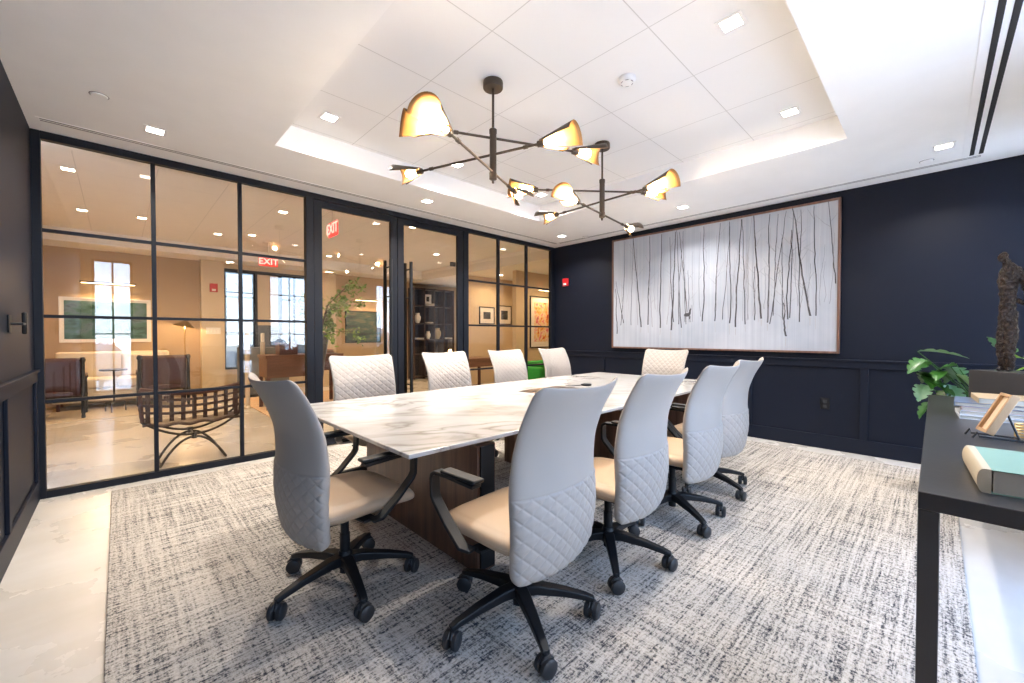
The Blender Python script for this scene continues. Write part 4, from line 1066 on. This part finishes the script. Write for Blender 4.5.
# bookcase
t = thing('bookcase', 'dark open bookcase with square compartments at the back of the lobby', 'bookcase', (6.55, 10.15, 0))
navyw = pbr('ink_blue_panel', (.03, .035, .06), .45); bw = pbr('espresso_wood', (.055, .032, .03), .4)
mb = MB(); mb.box(-.66, .66, .15, .17, 0, 2.55); obj('back_panel', mb, navyw, t)
cols = [-.66, -.33, 0, .33, .66]
for x in cols: mb = MB(); mb.box(x - .015, x + .015, -.17, .15, 0, 2.55); obj('upright', mb, bw, t)
rows = [.06, .68, 1.10, 1.55, 2.05, 2.53]
for z in rows: mb = MB(); mb.box(-.66, .66, -.165, .149, z - .013, z + .013); obj('shelf', mb, bw, t)
def vase(loc, s, mat, label, name='vase'):
    t = thing(name, label, 'vase', loc); mb = MB(); mb.lathe([(.001, 0), (.045 * s, 0), (.085 * s, .10 * s), (.09 * s, .17 * s), (.05 * s, .24 * s), (.06 * s, .28 * s), (.04 * s, .275 * s), (.001, .2 * s)], 24); obj('body', mb, mat, t, smooth=True)
vase((6.06, 10.1, 1.566), 1.0, M['white'], 'white round vase in the bookcase, left column')
book(6.40, 10.05, 2.066, .20, .25, .06, 90, M['white'], 'white book on the upper bookcase shelf', 'books in the lobby bookcase')
book(6.38, 10.06, 1.566, .24, .20, .035, 88, cream, 'cream book on the middle bookcase shelf', 'books in the lobby bookcase')
book(6.06, 10.06, 1.116, .24, .22, .04, 92, M['white'], 'white book low in the left bookcase column', 'books in the lobby bookcase')
book(7.03, 10.06, 1.116, .24, .22, .04, 92, M['white'], 'white book low in the right bookcase column', 'books in the lobby bookcase')
vase((6.72, 10.1, 1.116), 1.15, cream, 'large cream round vase low in the bookcase')
vase((6.40, 10.1, 1.116), .8, M['white'], 'small white vase low in the bookcase beside the cream one')
framed('photo_card', 'small white framed photo card standing on the top bookcase shelf', (6.40, 10.13, 2.13), .22, .26, 0, bwp, .04, fcol=M['white'])

# hall desk, lamp, green armchair
t = thing('writing_table', 'brown wooden writing table in the hall behind the glass', 'table', (4.75, 6.15, 0))
mb = MB(); mb.box(-.55, .55, -.3, .3, .76, .80); obj('table_top', mb, M['midwood'], t, bevel=.004)
mb = MB(); mb.box(-.5, .5, -.27, .27, .64, .76); obj('drawer', mb, M['midwood'], t, bevel=.003)
for sx in (-.5, .5):
    for sy in (-.25, .25): mb = MB(); mb.box(sx - .022, sx + .022, sy - .022, sy + .022, 0, .76); obj('leg', mb, M['darkwood'], t)
for z in (.22,): 
    for sy in (-.25, .25): mb = MB(); mb.box(-.48, .48, sy - .012, sy + .012, z - .012, z + .012); obj('stretcher', mb, M['darkwood'], t)
t = thing('table_lamp', 'small table lamp with warm glow on the hall writing table', 'table lamp', (4.40, 6.2, .80)); mb = MB(); mb.lathe([(.001, 0), (.05, 0), (.05, .01), (.012, .03), (.012, .10), (.001, .10)], 20); obj('base', mb, M['bronze'], t, smooth=True)
mb = MB(); mb.lathe([(.001, .10), (.022, .105), (.03, .13), (.022, .16), (.001, .17)], 16); obj('bulb', mb, M['warmglow'], t, smooth=True)
mb = MB(); mb.lathe([(.045, .17), (.035, .36), (.033, .36), (.043, .17)], 20); obj('lamp_shade', mb, M['bronze'], t, smooth=True)
grn = pbr('bright_green_fabric', (.02, .38, .05), .7)
t = thing('green_armchair', 'bright green upholstered armchair seen through the last glass pane', 'armchair', (6.45, 5.75, 0))
mb = MB(); mb.box(-.34, .34, -.33, .30, .16, .42); obj('seat', mb, grn, t, bevel=.05, seg=4)
mb = MB(); mb.box(-.34, .34, .17, .33, .30, .68); obj('backrest', mb, grn, t, bevel=.06, seg=4)
for s in (-1, 1): mb = MB(); mb.box(s * .34 - .07, s * .34 + .07, -.33, .30, .18, .58); obj('armrest', mb, grn, t, bevel=.05, seg=4)
for sx in (-.28, .28):
    for sy in (-.26, .26): mb = MB(); mb.tube([(sx, sy, 0), (sx, sy, .17)], .018, 8); obj('leg', mb, M['darkwood'], t)

# ------------------------------------------------------------------ outdoors
gm = pbr('outdoor_ground', (.62, .60, .56), .95, var=.2, vscale=.1)
mb = MB(); mb.box(-150, 150, 14.2, 160, -4.2, -4.0); mb.box(-150, 150, -160, -3.2, -4.2, -4.0); o = struct('ground', mb, gm)
haze = pbr('hazy_foliage', (.34, .36, .36), .95, var=.15, vscale=.8)  # haze of distance painted into the grey of trunks and crowns
rnd = random.Random(11)
def tree_obj(x, y, s, lab):
    t = thing('bare_tree', lab, 'tree', (x, y, -4.0), 0, 'hazy trees outside the windows')
    mb = MB(); mb.tube([(0, 0, 0), (0, 0, 3 * s)], [.25 * s, .15 * s], 8); obj('trunk', mb, haze, t)
    mb = MB(); 
    P = []
    for i in range(13):
        th = PI * i / 12; row = []
        for j in range(21):
            ph = 2 * PI * j / 20; d = Vector((math.sin(th) * math.cos(ph), math.sin(th) * math.sin(ph), math.cos(th)))
            r = 1 + .35 * noise.noise(d * 2.2 + Vector((x, y, 0))) + .15 * noise.noise(d * 6); row.append(d * r * 2.1 * s + Vector((0, 0, 4.2 * s)))
        P.append(row)
    mb.grid(P); obj('crown', mb, haze, t, smooth=True, merge=True, angle=180)
for k in range(14): tree_obj(-8 + k * 5.6 + rnd.uniform(-.3, .3), 46 + rnd.uniform(-4, 4), rnd.uniform(.7, .9), 'hazy tree in the row beyond the lobby entrance glazing')
for k in range(8): tree_obj(-16 + k * 7 + rnd.uniform(-1, 1), -42 + rnd.uniform(-4, 4), rnd.uniform(.7, 1.0), 'hazy tree in the row beyond the meeting room windows')

w = bpy.data.worlds.new('sky'); scene.world = w; w.use_nodes = True; nt = w.node_tree; nt.nodes.clear()
wo = nt.nodes.new('ShaderNodeOutputWorld'); bg = nt.nodes.new('ShaderNodeBackground'); nt.links.new(bg.outputs[0], wo.inputs[0])
tc = nt.nodes.new('ShaderNodeTexCoord'); sp = nt.nodes.new('ShaderNodeSeparateXYZ'); nt.links.new(tc.outputs['Generated'], sp.inputs[0])
r = ramp(nt, sp.outputs[2], [(.0, (.74, .86, 1.0)), (.12, (.54, .74, 1.0)), (.5, (.36, .56, .92)), (1, (.22, .40, .8))])
nt.links.new(r.outputs[0], bg.inputs[0]); bg.inputs[1].default_value = 8.6
# sun high over the building: lights the ground outside, does not shine in through the windows
sl = bpy.data.lights.new('sun', 'SUN'); sl.energy = 10; sl.angle = math.radians(.6); sl.color = (1, .95, .88)
so = bpy.data.objects.new('sun', sl); so.rotation_euler = Vector((.6, .12, 1)).to_track_quat('Z', 'Y').to_euler(); so.location = (0, 0, 20); COL.objects.link(so)
# daylight portals in the window openings
for x0, x1 in WINS:
    l = area_light('daylight_portal', ((x0 + x1) / 2, YW - .16, (WZ0 + WZ1) / 2), x1 - x0, 1, (1, 1, 1), 180, (PI / 2, 0, 0), WZ1 - WZ0)
    l.data.cycles.is_portal = True

# ------------------------------------------------------------------ camera and view
cam = bpy.data.cameras.new('camera'); co = bpy.data.objects.new('camera', cam); COL.objects.link(co); scene.camera = co
cam.sensor_fit = 'HORIZONTAL'; cam.sensor_width = 36; cam.lens = 408.334 / 1024 * 36; cam.clip_start = .02; cam.clip_end = 500
yaw = math.radians(46.0336); pitch = math.radians(-.9038)
fwv = Vector((math.cos(yaw) * math.cos(pitch), math.sin(yaw) * math.cos(pitch), math.sin(pitch)))
co.location = (0, 0, CAMZ); co.rotation_euler = fwv.to_track_quat('-Z', 'Y').to_euler()
vs_ = scene.view_settings; vs_.view_transform = 'Standard'; vs_.look = 'None'; vs_.exposure = 1.12; vs_.gamma = 1; vs_.use_curve_mapping = False
scene.cycles.max_bounces = 10; scene.cycles.transparent_max_bounces = 16; scene.cycles.diffuse_bounces = 5; scene.cycles.glossy_bounces = 5
scene.cycles.sample_clamp_indirect = 6; scene.cycles.use_denoising = True; scene.cycles.caustics_reflective = False; scene.cycles.caustics_refractive = False
